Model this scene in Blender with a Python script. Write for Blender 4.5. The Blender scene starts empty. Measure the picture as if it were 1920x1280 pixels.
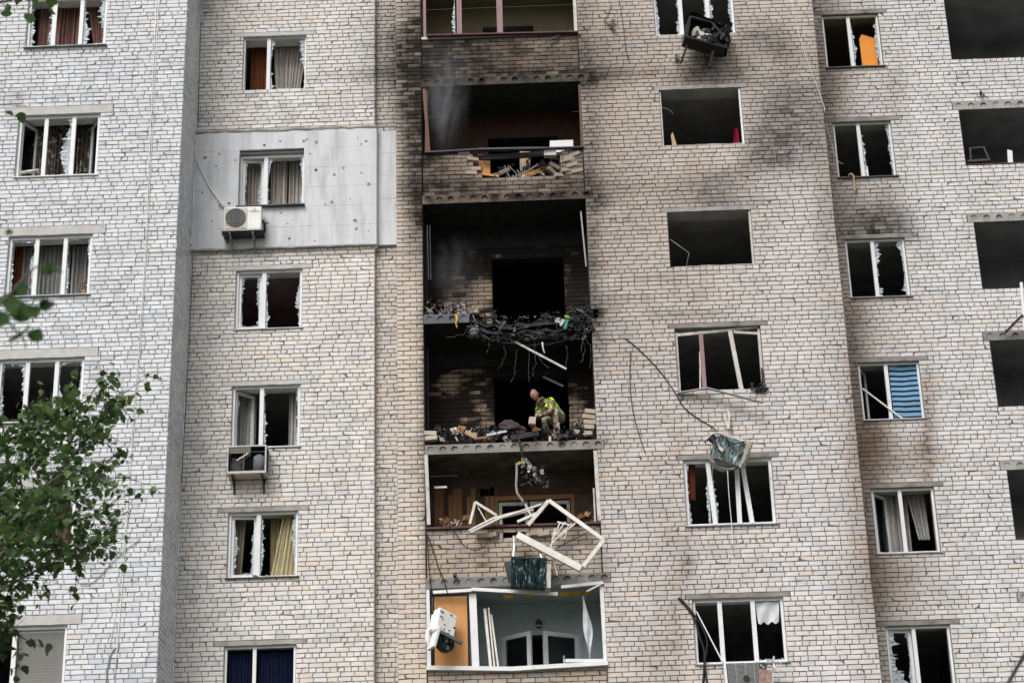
import bpy, math, random
import numpy as np
from mathutils import Matrix, Vector, Euler, noise

random.seed(7)
rng = np.random.default_rng(11)
scene = bpy.context.scene
COL = scene.collection
R = math.radians

# ------------------------------------------------------------------ camera
F_PX, PITCH, ROLL, YAW = 3706.95, R(23.425), R(-1.660), R(-0.862)
CAM = Vector((0, 0, 1.6))
_fw = Vector((math.sin(YAW) * math.cos(PITCH), math.cos(YAW) * math.cos(PITCH), math.sin(PITCH)))
_rt = Vector((math.cos(YAW), -math.sin(YAW), 0))
_up = _rt.cross(_fw)
_r2 = math.cos(ROLL) * _rt + math.sin(ROLL) * _up
_u2 = -math.sin(ROLL) * _rt + math.cos(ROLL) * _up
cam_data = bpy.data.cameras.new('camera')
cam_data.sensor_width = 36.0
cam_data.lens = F_PX / 1920 * 36.0
cam_data.clip_end = 500
cam_data.dof.use_dof = True
cam_data.dof.focus_distance = 41.0
cam_data.dof.aperture_fstop = 5.0
cam = bpy.data.objects.new('camera', cam_data)
COL.objects.link(cam)
cam.matrix_world = Matrix(((_r2.x, _u2.x, -_fw.x, CAM.x), (_r2.y, _u2.y, -_fw.y, CAM.y), (_r2.z, _u2.z, -_fw.z, CAM.z), (0, 0, 0, 1)))
scene.camera = cam

# ------------------------------------------------------------------ sky, sun, exposure
SUN_EL, SUN_AZ = R(48), R(-25)          # azimuth measured from behind the camera, towards its left
world = bpy.data.worlds.new('World')
scene.world = world
world.use_nodes = True
wn = world.node_tree
bg = wn.nodes['Background']
sky = wn.nodes.new('ShaderNodeTexSky')
sky.sky_type = 'NISHITA'
sky.sun_disc = False
sky.sun_elevation = SUN_EL
sky.sun_rotation = math.pi - SUN_AZ
sky.air_density = 1.0
sky.dust_density = 6.0
sky.ozone_density = 1.0
hs = wn.nodes.new('ShaderNodeHueSaturation')
hs.inputs['Saturation'].default_value = 0.30
wn.links.new(sky.outputs[0], hs.inputs['Color'])
wn.links.new(hs.outputs[0], bg.inputs['Color'])
bg.inputs['Strength'].default_value = 0.12
sun_data = bpy.data.lights.new('sun', 'SUN')
sun_data.energy = 1.2
sun_data.angle = R(32)
sun_data.color = (1.0, 0.985, 0.965)
sun = bpy.data.objects.new('sun', sun_data)
COL.objects.link(sun)
sd = Vector((math.sin(SUN_AZ) * math.cos(SUN_EL), -math.cos(SUN_AZ) * math.cos(SUN_EL), math.sin(SUN_EL)))
sun.rotation_euler = sd.to_track_quat('Z', 'Y').to_euler()
sun.location = (-10, -10, 40)
scene.view_settings.view_transform = 'Standard'
scene.view_settings.look = 'None'
scene.view_settings.exposure = 0.36
scene.view_settings.gamma = 1.0
scene.view_settings.use_curve_mapping = False
scene.render.engine = 'CYCLES'
scene.cycles.max_bounces = 6
scene.cycles.diffuse_bounces = 3
scene.cycles.transparent_max_bounces = 12
scene.cycles.volume_bounces = 1
scene.cycles.use_denoising = True

# ------------------------------------------------------------------ measuring helpers (photograph pixels, 1920 x 1280)
YR, YM, YST, YL, YS = 37.07, 37.91, 38.07, 36.32, 38.05


def pix(px, py, Y):
    d = _fw + _r2 * ((px - 960) / F_PX) + _u2 * ((640 - py) / F_PX)
    t = (Y - CAM.y) / d.y
    return CAM + d * t


def proj_np(P):
    Q = P - np.array(CAM)
    z = Q @ np.array(_fw)
    return 960 + F_PX * (Q @ np.array(_r2)) / z, 640 - F_PX * (Q @ np.array(_u2)) / z


def zof(pts, Y):
    return sum(pix(a, b, Y).z for a, b in pts) / len(pts)


# ------------------------------------------------------------------ object helpers
def tag(o, label=None, cat=None, group=None, kind=None):
    if label: o['label'] = label
    if cat: o['category'] = cat
    if group: o['group'] = group
    if kind: o['kind'] = kind
    return o


def link(name, me, mats, parent=None):
    o = bpy.data.objects.new(name, me)
    for m in (mats if isinstance(mats, (list, tuple)) else [mats]):
        me.materials.append(m)
    COL.objects.link(o)
    if parent is not None:
        adopt(o, parent)
    return o


def world_loc(o):
    l = Vector(o.location)
    while o.parent is not None:
        o = o.parent
        l = l + o.location
    return l


def adopt(o, parent):
    """child keeps world coordinates (parents used this way are unrotated)"""
    o.parent = parent
    o.matrix_parent_inverse = Matrix.Translation(-world_loc(parent)) if parent.parent is None else Matrix.Identity(4)
    return o


def empty(name, loc, rot=(0, 0, 0)):
    o = bpy.data.objects.new(name, None)
    o.location = loc
    o.rotation_euler = rot
    COL.objects.link(o)
    return o


class MB:
    def __init__(self):
        self.v, self.f, self.m = [], [], []
        self.smooth = False

    def add(self, vs, fs, mi=0):
        n = len(self.v)
        self.v += [tuple(v) for v in vs]
        self.f += [tuple(i + n for i in f) for f in fs]
        self.m += [mi] * len(fs)

    def box(self, x0, x1, y0, y1, z0, z1, mi=0, M=None):
        vs = [Vector((x, y, z)) for x in (x0, x1) for y in (y0, y1) for z in (z0, z1)]
        if M is not None: vs = [M @ v for v in vs]
        self.add(vs, [(0, 1, 3, 2), (4, 6, 7, 5), (0, 4, 5, 1), (2, 3, 7, 6), (0, 2, 6, 4), (1, 5, 7, 3)], mi)
        return self

    def bbox(self, c, s, rot=(0, 0, 0), mi=0, bev=0.0):
        """box by centre, size, rotation, with chamfered long edges"""
        M = Matrix.Translation(Vector(c)) @ Euler(rot).to_matrix().to_4x4()
        if bev <= 0:
            return self.box(-s[0] / 2, s[0] / 2, -s[1] / 2, s[1] / 2, -s[2] / 2, s[2] / 2, mi, M)
        a, b, h = s[0] / 2, s[1] / 2, s[2] / 2
        prof = [(-a + bev, -b), (a - bev, -b), (a, -b + bev), (a, b - bev), (a - bev, b), (-a + bev, b), (-a, b - bev), (-a, -b + bev)]
        vs = []
        for z, k in ((-h, 1), (-h + bev, 0), (h - bev, 0), (h, 1)):
            for (x, y) in prof:
                f = 1 - k * bev / max(a, b)
                vs.append(M @ Vector((x * f, y * f, z)))
        fs = [tuple(range(7, -1, -1)), tuple(range(24, 32))]
        for r in range(3):
            for i in range(8):
                j = (i + 1) % 8
                fs.append((r * 8 + i, r * 8 + j, r * 8 + 8 + j, r * 8 + 8 + i))
        self.add(vs, fs, mi)
        return self

    def bar(self, a, b, w, d=None, mi=0, up=(0, 1, 0)):
        """rectangular bar from a to b, w wide across, d along up"""
        a, b = Vector(a), Vector(b)
        d = d or w
        t = (b - a).normalized()
        s = t.cross(Vector(up))
        if s.length < 1e-5: s = t.cross(Vector((1, 0, 0)))
        s.normalize()
        u = s.cross(t)
        vs = []
        for p in (a, b):
            for i, j in ((-1, -1), (1, -1), (1, 1), (-1, 1)):
                vs.append(p + s * (i * w / 2) + u * (j * d / 2))
        self.add(vs, [(3, 2, 1, 0), (4, 5, 6, 7), (0, 1, 5, 4), (1, 2, 6, 5), (2, 3, 7, 6), (3, 0, 4, 7)], mi)
        return self

    def tube(self, pts, r, n=6, mi=0, r1=None, cap=True):
        pts = [Vector(p) for p in pts]
        if len(pts) < 2: return self
        vs, fs = [], []
        prev = None
        for i, p in enumerate(pts):
            t = (pts[min(i + 1, len(pts) - 1)] - pts[max(i - 1, 0)])
            if t.length < 1e-9: t = Vector((0, 0, 1))
            t.normalize()
            if prev is None:
                a = t.cross(Vector((0, 1, 0.3)))
                if a.length < 1e-4: a = t.cross(Vector((1, 0, 0)))
            else:
                a = prev - t * prev.dot(t)
            a.normalize(); prev = a
            b = t.cross(a)
            rr = r if r1 is None else r + (r1 - r) * i / (len(pts) - 1)
            for k in range(n):
                an = 2 * math.pi * k / n
                vs.append(p + a * (rr * math.cos(an)) + b * (rr * math.sin(an)))
        for i in range(len(pts) - 1):
            for k in range(n):
                k2 = (k + 1) % n
                fs.append((i * n + k, i * n + k2, i * n + n + k2, i * n + n + k))
        if cap:
            fs.append(tuple(range(n - 1, -1, -1)))
            m = (len(pts) - 1) * n
            fs.append(tuple(range(m, m + n)))
        self.add(vs, fs, mi)
        return self

    def prism(self, poly, y0, y1, mi=0, M=None):
        """polygon in the xz plane pushed from y0 to y1"""
        n = len(poly)
        vs = [Vector((x, y0, z)) for x, z in poly] + [Vector((x, y1, z)) for x, z in poly]
        if M is not None: vs = [M @ v for v in vs]
        fs = [tuple(range(n)), tuple(range(2 * n - 1, n - 1, -1))]
        for i in range(n):
            j = (i + 1) % n
            fs.append((i, n + i, n + j, j))
        self.add(vs, fs, mi)
        return self

    def disc(self, c, r, y0, y1, n=20, mi=0, M=None):
        return self.prism([(c[0] + r * math.cos(2 * math.pi * k / n), c[1] + r * math.sin(2 * math.pi * k / n)) for k in range(n)], y0, y1, mi, M)

    def sheet(self, fn, nu, nv, mi=0):
        vs = [fn(u / nu, v / nv) for v in range(nv + 1) for u in range(nu + 1)]
        fs = [(v * (nu + 1) + u, v * (nu + 1) + u + 1, (v + 1) * (nu + 1) + u + 1, (v + 1) * (nu + 1) + u) for v in range(nv) for u in range(nu)]
        self.add(vs, fs, mi)
        return self

    def build(self, name, mats, parent=None, smooth=False):
        me = bpy.data.meshes.new(name)
        me.from_pydata(self.v, [], self.f)
        me.polygons.foreach_set('material_index', self.m)
        if smooth or self.smooth:
            me.polygons.foreach_set('use_smooth', [True] * len(self.f))
        me.update()
        return link(name, me, mats, parent)

    def build_local(self, name, mats, parent, smooth=False):
        """mesh coordinates are already in the parent's own space"""
        o = self.build(name, mats, None, smooth)
        o.parent = parent
        return o


# ------------------------------------------------------------------ materials
def mat(name, col, rough=0.7, var=0.15, scale=6.0, bump=0.0, bscale=40.0, metal=0.0, col2=None, mix2=(0.55, 0.65), s2=3.0, spec=0.3, stretch=None):
    m = bpy.data.materials.new(name)
    m.use_nodes = True
    t = m.node_tree; N = t.nodes; L = t.links
    p = N['Principled BSDF']
    p.inputs['Roughness'].default_value = rough
    p.inputs['Metallic'].default_value = metal
    p.inputs['Specular IOR Level'].default_value = spec
    tc = N.new('ShaderNodeTexCoord')
    src = tc.outputs['Object']
    if stretch:
        mp = N.new('ShaderNodeMapping'); mp.inputs['Scale'].default_value = stretch
        L.new(src, mp.inputs['Vector']); src = mp.outputs[0]
    nz = N.new('ShaderNodeTexNoise'); nz.inputs['Scale'].default_value = scale; nz.inputs['Detail'].default_value = 6
    L.new(src, nz.inputs['Vector'])
    mr = N.new('ShaderNodeMapRange')
    mr.inputs['From Min'].default_value = 0.3; mr.inputs['From Max'].default_value = 0.7
    mr.inputs['To Min'].default_value = 1 - var; mr.inputs['To Max'].default_value = 1 + var
    L.new(nz.outputs['Fac'], mr.inputs['Value'])
    mx = N.new('ShaderNodeMix'); mx.data_type = 'RGBA'; mx.blend_type = 'MULTIPLY'; mx.inputs['Factor'].default_value = 1.0
    mx.inputs['A'].default_value = (*col, 1)
    L.new(mr.outputs[0], mx.inputs['B'])
    out = mx.outputs['Result']
    if col2:
        n2 = N.new('ShaderNodeTexNoise'); n2.inputs['Scale'].default_value = s2; n2.inputs['Detail'].default_value = 8; n2.inputs['Roughness'].default_value = 0.65
        L.new(src, n2.inputs['Vector'])
        r2 = N.new('ShaderNodeMapRange'); r2.inputs['From Min'].default_value = mix2[0]; r2.inputs['From Max'].default_value = mix2[1]
        L.new(n2.outputs['Fac'], r2.inputs['Value'])
        m2 = N.new('ShaderNodeMix'); m2.data_type = 'RGBA'
        m2.inputs['B'].default_value = (*col2, 1)
        L.new(r2.outputs[0], m2.inputs['Factor']); L.new(out, m2.inputs['A'])
        out = m2.outputs['Result']
    L.new(out, p.inputs['Base Color'])
    if bump > 0:
        bn = N.new('ShaderNodeTexNoise'); bn.inputs['Scale'].default_value = bscale; bn.inputs['Detail'].default_value = 5
        L.new(src, bn.inputs['Vector'])
        b = N.new('ShaderNodeBump'); b.inputs['Strength'].default_value = bump; b.inputs['Distance'].default_value = 0.02
        L.new(bn.outputs['Fac'], b.inputs['Height']); L.new(b.outputs[0], p.inputs['Normal'])
    return m


def brick_material():
    """colour and soot of each brick come from the point attribute Col (alpha = soot)"""
    m = bpy.data.materials.new('brick'); m.use_nodes = True
    t = m.node_tree; N = t.nodes; L = t.links
    p = N['Principled BSDF']; p.inputs['Roughness'].default_value = 0.92; p.inputs['Specular IOR Level'].default_value = 0.2
    at = N.new('ShaderNodeAttribute'); at.attribute_name = 'Col'
    geo = N.new('ShaderNodeNewGeometry')
    def nz(scale, detail, rough=0.55):
        n = N.new('ShaderNodeTexNoise'); n.inputs['Scale'].default_value = scale; n.inputs['Detail'].default_value = detail; n.inputs['Roughness'].default_value = rough
        L.new(geo.outputs['Position'], n.inputs['Vector']); return n.outputs['Fac']
    def mrange(v, a, b, c, d):
        r = N.new('ShaderNodeMapRange'); r.inputs['From Min'].default_value = a; r.inputs['From Max'].default_value = b
        r.inputs['To Min'].default_value = c; r.inputs['To Max'].default_value = d; L.new(v, r.inputs['Value']); return r.outputs[0]
    def math_(op, a, b):
        r = N.new('ShaderNodeMath'); r.operation = op
        for i, x in enumerate((a, b)):
            if isinstance(x, (int, float)): r.inputs[i].default_value = x
            else: L.new(x, r.inputs[i])
        return r.outputs[0]
    grain = mrange(nz(45, 5, 0.7), 0.3, 0.7, 0.88, 1.10)
    grime = mrange(nz(2.2, 7, 0.68), 0.32, 0.68, 0.86, 1.10)
    k = math_('MULTIPLY', grain, grime)
    mul = N.new('ShaderNodeMix'); mul.data_type = 'RGBA'; mul.blend_type = 'MULTIPLY'; mul.inputs['Factor'].default_value = 1
    L.new(at.outputs['Color'], mul.inputs['A']); L.new(k, mul.inputs['B'])
    # soot breaks up along noise
    mp = N.new('ShaderNodeMapping'); mp.inputs['Scale'].default_value = (1, 1, .38); L.new(geo.outputs['Position'], mp.inputs['Vector'])
    sn = N.new('ShaderNodeTexNoise'); sn.inputs['Scale'].default_value = 6.5; sn.inputs['Detail'].default_value = 7; sn.inputs['Roughness'].default_value = .7; L.new(mp.outputs[0], sn.inputs['Vector'])
    s = math_('MULTIPLY', at.outputs['Alpha'], mrange(sn.outputs['Fac'], 0.3, 0.7, 0.80, 1.20))
    s = mrange(s, 0.0, 1.0, 0.0, 1.0)
    mx = N.new('ShaderNodeMix'); mx.data_type = 'RGBA'
    mx.inputs['B'].default_value = (0.022, 0.018, 0.0155, 1)
    L.new(s, mx.inputs['Factor']); L.new(mul.outputs['Result'], mx.inputs['A'])
    L.new(mx.outputs['Result'], p.inputs['Base Color'])
    b = N.new('ShaderNodeBump'); b.inputs['Strength'].default_value = 0.35; b.inputs['Distance'].default_value = 0.006
    L.new(nz(38, 6, 0.7), b.inputs['Height']); L.new(b.outputs[0], p.inputs['Normal'])
    return m


def glass_material():
    m = bpy.data.materials.new('glass'); m.use_nodes = True
    t = m.node_tree; N = t.nodes; L = t.links
    N.remove(N['Principled BSDF'])
    tr = N.new('ShaderNodeBsdfTransparent'); tr.inputs[0].default_value = (0.80, 0.84, 0.84, 1)
    gl = N.new('ShaderNodeBsdfGlossy'); gl.inputs['Roughness'].default_value = 0.04; gl.inputs['Color'].default_value = (0.85, 0.9, 0.95, 1)
    fr = N.new('ShaderNodeFresnel'); fr.inputs['IOR'].default_value = 1.5
    mx = N.new('ShaderNodeMixShader')
    L.new(fr.outputs[0], mx.inputs[0]); L.new(tr.outputs[0], mx.inputs[1]); L.new(gl.outputs[0], mx.inputs[2])
    L.new(mx.outputs[0], N['Material Output'].inputs['Surface'])
    return m


def shard_material():
    """crazed safety glass that still clings to the frames"""
    m = bpy.data.materials.new('crazed_glass'); m.use_nodes = True
    t = m.node_tree; N = t.nodes; L = t.links
    p = N['Principled BSDF']
    p.inputs['Base Color'].default_value = (0.50, 0.57, 0.62, 1); p.inputs['Roughness'].default_value = 0.25
    vo = N.new('ShaderNodeTexVoronoi'); vo.inputs['Scale'].default_value = 26
    tc = N.new('ShaderNodeTexCoord'); L.new(tc.outputs['Object'], vo.inputs['Vector'])
    mr = N.new('ShaderNodeMapRange'); mr.inputs['To Min'].default_value = 0.22; mr.inputs['To Max'].default_value = 0.95
    L.new(vo.outputs['Color'], mr.inputs['Value'])
    L.new(mr.outputs[0], p.inputs['Alpha'])
    return m


def cloth_material(name, col, trans=0.25, var=0.12, col2=None, s2=8.0, mix2=(0.52, 0.56), stretch=None):
    m = mat(name, col, 0.95, var, 5.0, col2=col2, s2=s2, mix2=mix2, spec=0.1, stretch=stretch)
    t = m.node_tree; N = t.nodes; L = t.links
    p = N['Principled BSDF']
    src = p.inputs['Base Color'].links[0].from_socket
    tl = N.new('ShaderNodeBsdfTranslucent'); L.new(src, tl.inputs['Color'])
    mx = N.new('ShaderNodeMixShader'); mx.inputs[0].default_value = trans
    L.new(p.outputs[0], mx.inputs[1]); L.new(tl.outputs[0], mx.inputs[2])
    L.new(mx.outputs[0], N['Material Output'].inputs['Surface'])
    return m


BRICK = brick_material()
GLASS = glass_material()
SHARD = shard_material()
PVC = mat('white_plastic_frame', (0.70, 0.71, 0.72), 0.4, 0.06, 3, col2=(0.42, 0.40, 0.37), mix2=(0.60, 0.78), s2=5)
PVC_DIRTY = mat('dirty_plastic_frame', (0.52, 0.50, 0.46), 0.5, 0.15, 5, col2=(0.20, 0.17, 0.14), mix2=(0.52, 0.75), s2=7)
CONC = mat('concrete', (0.34, 0.33, 0.31), 0.9, 0.18, 7, 0.5, 30, col2=(0.18, 0.17, 0.15), mix2=(0.5, 0.75), s2=4)
CONC_DARK = mat('sooty_concrete', (0.16, 0.14, 0.125), 0.9, 0.3, 6, 0.5, 30, col2=(0.03, 0.028, 0.026), mix2=(0.42, 0.62), s2=2.5)
CONC_BLACK = mat('burnt_concrete', (0.028, 0.027, 0.027), 0.9, 0.4, 5, 0.5, 30)
CONC_BLUE = mat('dusty_blue_concrete', (0.115, 0.122, 0.138), 0.9, 0.2, 6, 0.4, 30)
SILL_M = mat('grey_metal_sill', (0.22, 0.23, 0.25), 0.5, 0.15, 6, metal=0.3)
SILL_DARK = mat('dark_metal_sill', (0.07, 0.075, 0.08), 0.5, 0.2, 6, metal=0.3)
PLASTER = mat('grey_plaster', (0.62, 0.62, 0.63), 0.9, 0.1, 3)
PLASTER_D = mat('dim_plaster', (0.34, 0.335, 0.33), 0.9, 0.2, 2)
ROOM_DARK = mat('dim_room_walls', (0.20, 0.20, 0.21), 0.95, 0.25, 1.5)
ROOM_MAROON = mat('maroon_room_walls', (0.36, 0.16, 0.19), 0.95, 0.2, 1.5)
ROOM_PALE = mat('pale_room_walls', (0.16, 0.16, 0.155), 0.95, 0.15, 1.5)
SOOT = mat('soot_black', (0.026, 0.027, 0.031), 0.9, 0.4, 6, 0.3, 20)
CHAR = mat('charred_debris', (0.022, 0.022, 0.025), 0.7, 0.5, 9, 0.6, 30, col2=(0.09, 0.08, 0.07), mix2=(0.6, 0.72), s2=14)
WOOD = mat('wood_board', (0.30, 0.16, 0.075), 0.7, 0.2, 4, 0.2, 30, stretch=(8, 8, 0.8))
WOOD_DARK = mat('dark_wood_board', (0.085, 0.042, 0.025), 0.7, 0.3, 4, 0.2, 30, stretch=(8, 8, 0.8))
WOOD_PALE = mat('split_timber', (0.46, 0.33, 0.20), 0.8, 0.2, 6, stretch=(6, 6, 1))
ORANGE = mat('orange_veneer', (0.52, 0.25, 0.085), 0.5, 0.07, 3, stretch=(10, 10, 0.5))
WHITE = mat('white_enamel', (0.72, 0.72, 0.70), 0.4, 0.06, 4, col2=(0.45, 0.42, 0.37), mix2=(0.58, 0.8), s2=6)
CREAM = mat('cream_enamel', (0.50, 0.47, 0.41), 0.5, 0.12, 6, col2=(0.2, 0.15, 0.1), mix2=(0.58, 0.75), s2=9)
METAL = mat('bare_metal', (0.42, 0.43, 0.44), 0.4, 0.2, 8, metal=0.6)
METAL_D = mat('dark_metal', (0.05, 0.05, 0.055), 0.5, 0.3, 8, metal=0.4)
BLACK = mat('black_rubber', (0.014, 0.014, 0.016), 0.5, 0.2, 8)
CABLE_W = mat('white_cable', (0.72, 0.71, 0.68), 0.6, 0.08, 6)
CABLE_G = mat('grey_cable', (0.25, 0.25, 0.25), 0.6, 0.1, 6)
FIN = mat('teal_heat_exchanger', (0.10, 0.15, 0.165), 0.35, 0.5, 10, metal=0.5, col2=(0.74, 0.84, 0.86), mix2=(0.42, 0.58), s2=10, stretch=(3, 3, 0.7))  # pale bluish patches paint glints onto the fins
FIN_DARK = mat('dark_teal_heat_exchanger', (0.018, 0.042, 0.046), 0.4, 0.5, 10, metal=0.4, col2=(0.60, 0.72, 0.72), mix2=(0.55, 0.66), s2=9, stretch=(3, 3, 0.5))  # pale streaks painted as highlights on the dark fins
PLASTIC_SHEET = mat('torn_plastic_sheet', (0.50, 0.52, 0.54), 0.4, 0.15, 8)
INSUL = mat('grey_rendered_board', (0.585, 0.60, 0.625), 0.95, 0.05, 2.5, 0.15, 30, col2=(0.40, 0.41, 0.43), mix2=(0.47, 0.72), s2=1.6, stretch=(2.6, 1, 0.42))
RUSTY = mat('rust_spot', (0.30, 0.20, 0.16), 0.9, 0.4, 20)
PINKWOOD = mat('mauve_painted_timber', (0.26, 0.17, 0.17), 0.6, 0.15, 5, stretch=(5, 5, 1))
MAROON = mat('maroon_painted_rail', (0.09, 0.035, 0.045), 0.6, 0.25, 6)
NAVYRAIL = mat('navy_bent_rail', (0.05, 0.05, 0.08), 0.5, 0.25, 6)
BROWNWOOD = mat('brown_painted_timber', (0.12, 0.055, 0.035), 0.6, 0.2, 5, stretch=(5, 5, 1))
PALEBLUE = mat('pale_blue_paint', (0.40, 0.47, 0.49), 0.85, 0.08, 2, col2=(0.28, 0.33, 0.35), mix2=(0.55, 0.8), s2=2)
OLIVE = mat('olive_wall_paint', (0.23, 0.20, 0.13), 0.9, 0.1, 2)
YELLOWFOAM = mat('yellow_foam', (0.50, 0.36, 0.06), 0.9, 0.3, 12, 0.6, 30)
LETTER_RED = mat('logo_red', (0.6, 0.05, 0.10), 0.5, 0.02)
LETTER_GREY = mat('logo_grey', (0.12, 0.13, 0.16), 0.5, 0.02)

# ------------------------------------------------------------------ ground
g = MB().sheet(lambda u, v: (-150 + 300 * u, -120 + 300 * v, 0), 2, 2).build('ground', mat('yard_ground', (0.10, 0.105, 0.075), 0.95, 0.3, 0.5, 0.3, 4))
tag(g, kind='structure')

building = empty('apartment_building', (0, YR, 0))
tag(building, 'tall pale brick apartment block with burnt balconies and blown-out windows', 'building')

# ------------------------------------------------------------------ soot, stains and a browner corner strip, by where they lie on the facade
SOOT_BLOBS = [  # cx, cy, rx, ry, amount (photograph pixels; the marks are fixed to the wall)
    (795, 185, 24, 120, .93), (778, 210, 22, 130, .55), (755, 190, 14, 90, .22), (790, 320, 16, 110, .62), (800, 105, 60, 70, .95), (850, 105, 50, 55, .80), (900, 110, 50, 45, .55), (980, 100, 110, 45, .34), (1050, 118, 60, 35, .36), (790, 60, 12, 70, .6),
    (790, 400, 14, 40, .75), (806, 330, 26, 60, .78), (850, 355, 60, 16, .72), (950, 352, 130, 14, .45), (1060, 348, 50, 18, .55), (800, 290, 14, 14, .9), (870, 320, 60, 30, .30), (1075, 320, 26, 40, .35),
    (1100, 150, 26, 16, .80), (1106, 250, 14, 100, .42), (1118, 378, 14, 12, .85), (1110, 480, 14, 120, .60), (1118, 590, 18, 20, .9), (1120, 640, 14, 60, .4),
    (950, 140, 170, 12, .85), (1090, 70, 12, 70, .35),
    (1482, 175, 50, 44, .46), (1490, 245, 58, 52, .54), (1448, 250, 26, 40, .45), (1432, 70, 42, 24, .46), (1470, 95, 26, 20, .4), (1392, 130, 20, 22, .38), (1455, 300, 42, 18, .45), (1420, 270, 20, 30, .3),
    (1335, 352, 56, 20, .52), (1370, 325, 40, 12, .32), (1350, 378, 66, 8, .5), (1325, 150, 50, 16, .42), (1310, 130, 28, 22, .55), (1335, 108, 14, 22, .5),
    (1645, 426, 52, 22, .72), (1640, 402, 34, 28, .45), (1680, 415, 26, 30, .32), (1650, 443, 52, 8, .95),
    (1160, 560, 70, 10, .22), (1235, 520, 40, 8, .25), (1150, 640, 50, 40, .12), (1290, 1060, 7, 22, .55), (905, 1058, 7, 15, .65), (860, 1055, 5, 10, .6), (1300, 590, 80, 8, .3),
    (1130, 830, 20, 8, .4), (780, 825, 12, 10, .3), (796, 640, 6, 200, .55), (798, 900, 5, 200, .5), (1122, 900, 8, 120, .22), (965, 88, 12, 10, .6),
    (680, 475, 300, 4, .25), (385, 10, 8, 14, .4), (430, 8, 8, 10, .3), (520, 474, 200, 4, .25),
]
BROWN_BLOBS = [  # brown stains; the tall entries brown the strip beside the recessed corner
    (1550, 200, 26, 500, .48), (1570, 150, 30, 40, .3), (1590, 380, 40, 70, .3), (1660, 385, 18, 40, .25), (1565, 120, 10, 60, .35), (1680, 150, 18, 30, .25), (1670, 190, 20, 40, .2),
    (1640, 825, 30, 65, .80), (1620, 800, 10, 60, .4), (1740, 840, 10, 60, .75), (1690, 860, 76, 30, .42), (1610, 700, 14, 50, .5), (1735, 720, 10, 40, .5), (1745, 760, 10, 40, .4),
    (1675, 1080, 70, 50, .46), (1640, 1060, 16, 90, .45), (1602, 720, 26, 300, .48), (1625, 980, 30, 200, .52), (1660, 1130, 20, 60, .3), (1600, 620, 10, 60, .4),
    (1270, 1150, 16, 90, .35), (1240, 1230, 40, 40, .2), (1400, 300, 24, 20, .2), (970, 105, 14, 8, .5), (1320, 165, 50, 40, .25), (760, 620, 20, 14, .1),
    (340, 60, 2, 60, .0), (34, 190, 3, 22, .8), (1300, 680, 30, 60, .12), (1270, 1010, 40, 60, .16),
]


SOOT_BLOBS = [(a, b, c * (1.38 if a < 1130 and b < 420 else 1.15), d * (1.22 if a < 1130 and b < 420 else 1.15), min(.97, e * 1.08)) for a, b, c, d, e in SOOT_BLOBS]
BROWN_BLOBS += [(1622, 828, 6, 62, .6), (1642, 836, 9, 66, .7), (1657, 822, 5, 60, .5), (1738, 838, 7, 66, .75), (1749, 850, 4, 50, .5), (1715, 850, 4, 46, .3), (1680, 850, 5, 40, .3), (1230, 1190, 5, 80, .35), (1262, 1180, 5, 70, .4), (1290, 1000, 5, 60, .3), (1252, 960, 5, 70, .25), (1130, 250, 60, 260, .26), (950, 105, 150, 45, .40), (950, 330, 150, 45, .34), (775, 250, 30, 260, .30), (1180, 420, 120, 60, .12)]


def blob_field(px, py, blobs):
    s = np.zeros_like(px)
    for cx, cy, rx, ry, a in blobs:
        d = ((px - cx) / rx) ** 2 + ((py - cy) / ry) ** 2
        s = 1 - (1 - s) * (1 - a * np.exp(-d * 0.9))
    return s


PALETTES = {
    'left':  dict(base=(.665, .680, .710), var=.028, cream=.03, grey=.20, greyc=(.590, .610, .648)),
    'mid':   dict(base=(.675, .655, .635), var=.030, cream=.14, grey=.10, greyc=(.595, .590, .585)),
    'strip': dict(base=(.560, .530, .495), var=.04, cream=.15, grey=.10, greyc=(.49, .48, .46)),
    'pier':  dict(base=(.610, .540, .478), var=.038, cream=.12, grey=.04, greyc=(.52, .49, .45)),
    'right': dict(base=(.490, .432, .390), var=.034, cream=.06, grey=.14, greyc=(.455, .422, .395)),
    'side':  dict(base=(.560, .522, .495), var=.034, cream=.08, grey=.10, greyc=(.515, .495, .480)),
    'para':  dict(base=(.430, .352, .298), var=.04, cream=.05, grey=.08, greyc=(.38, .34, .30)),
    'para_low': dict(base=(.430, .362, .300), var=.045, cream=.10, grey=.12, greyc=(.40, .37, .34)),
    'burnt': dict(base=(.420, .320, .235), var=.08, cream=.1, grey=.1, greyc=(.34, .29, .25)),
}
MORTAR = {'left': (.235, .222, .212), 'mid': (.205, .182, .160), 'strip': (.155, .135, .116), 'pier': (.15, .12, .098), 'right': (.150, .128, .112),
          'side': (.155, .132, .116), 'para': (.095, .076, .062), 'para_low': (.095, .076, .062), 'burnt': (.02, .018, .016)}
COURSE, LEN, HEAD, JOINT = .0985, .272, .136, .0105
ALL_BRICKS = []     # records of every brick, so that those showing largest become parts of their own


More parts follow.
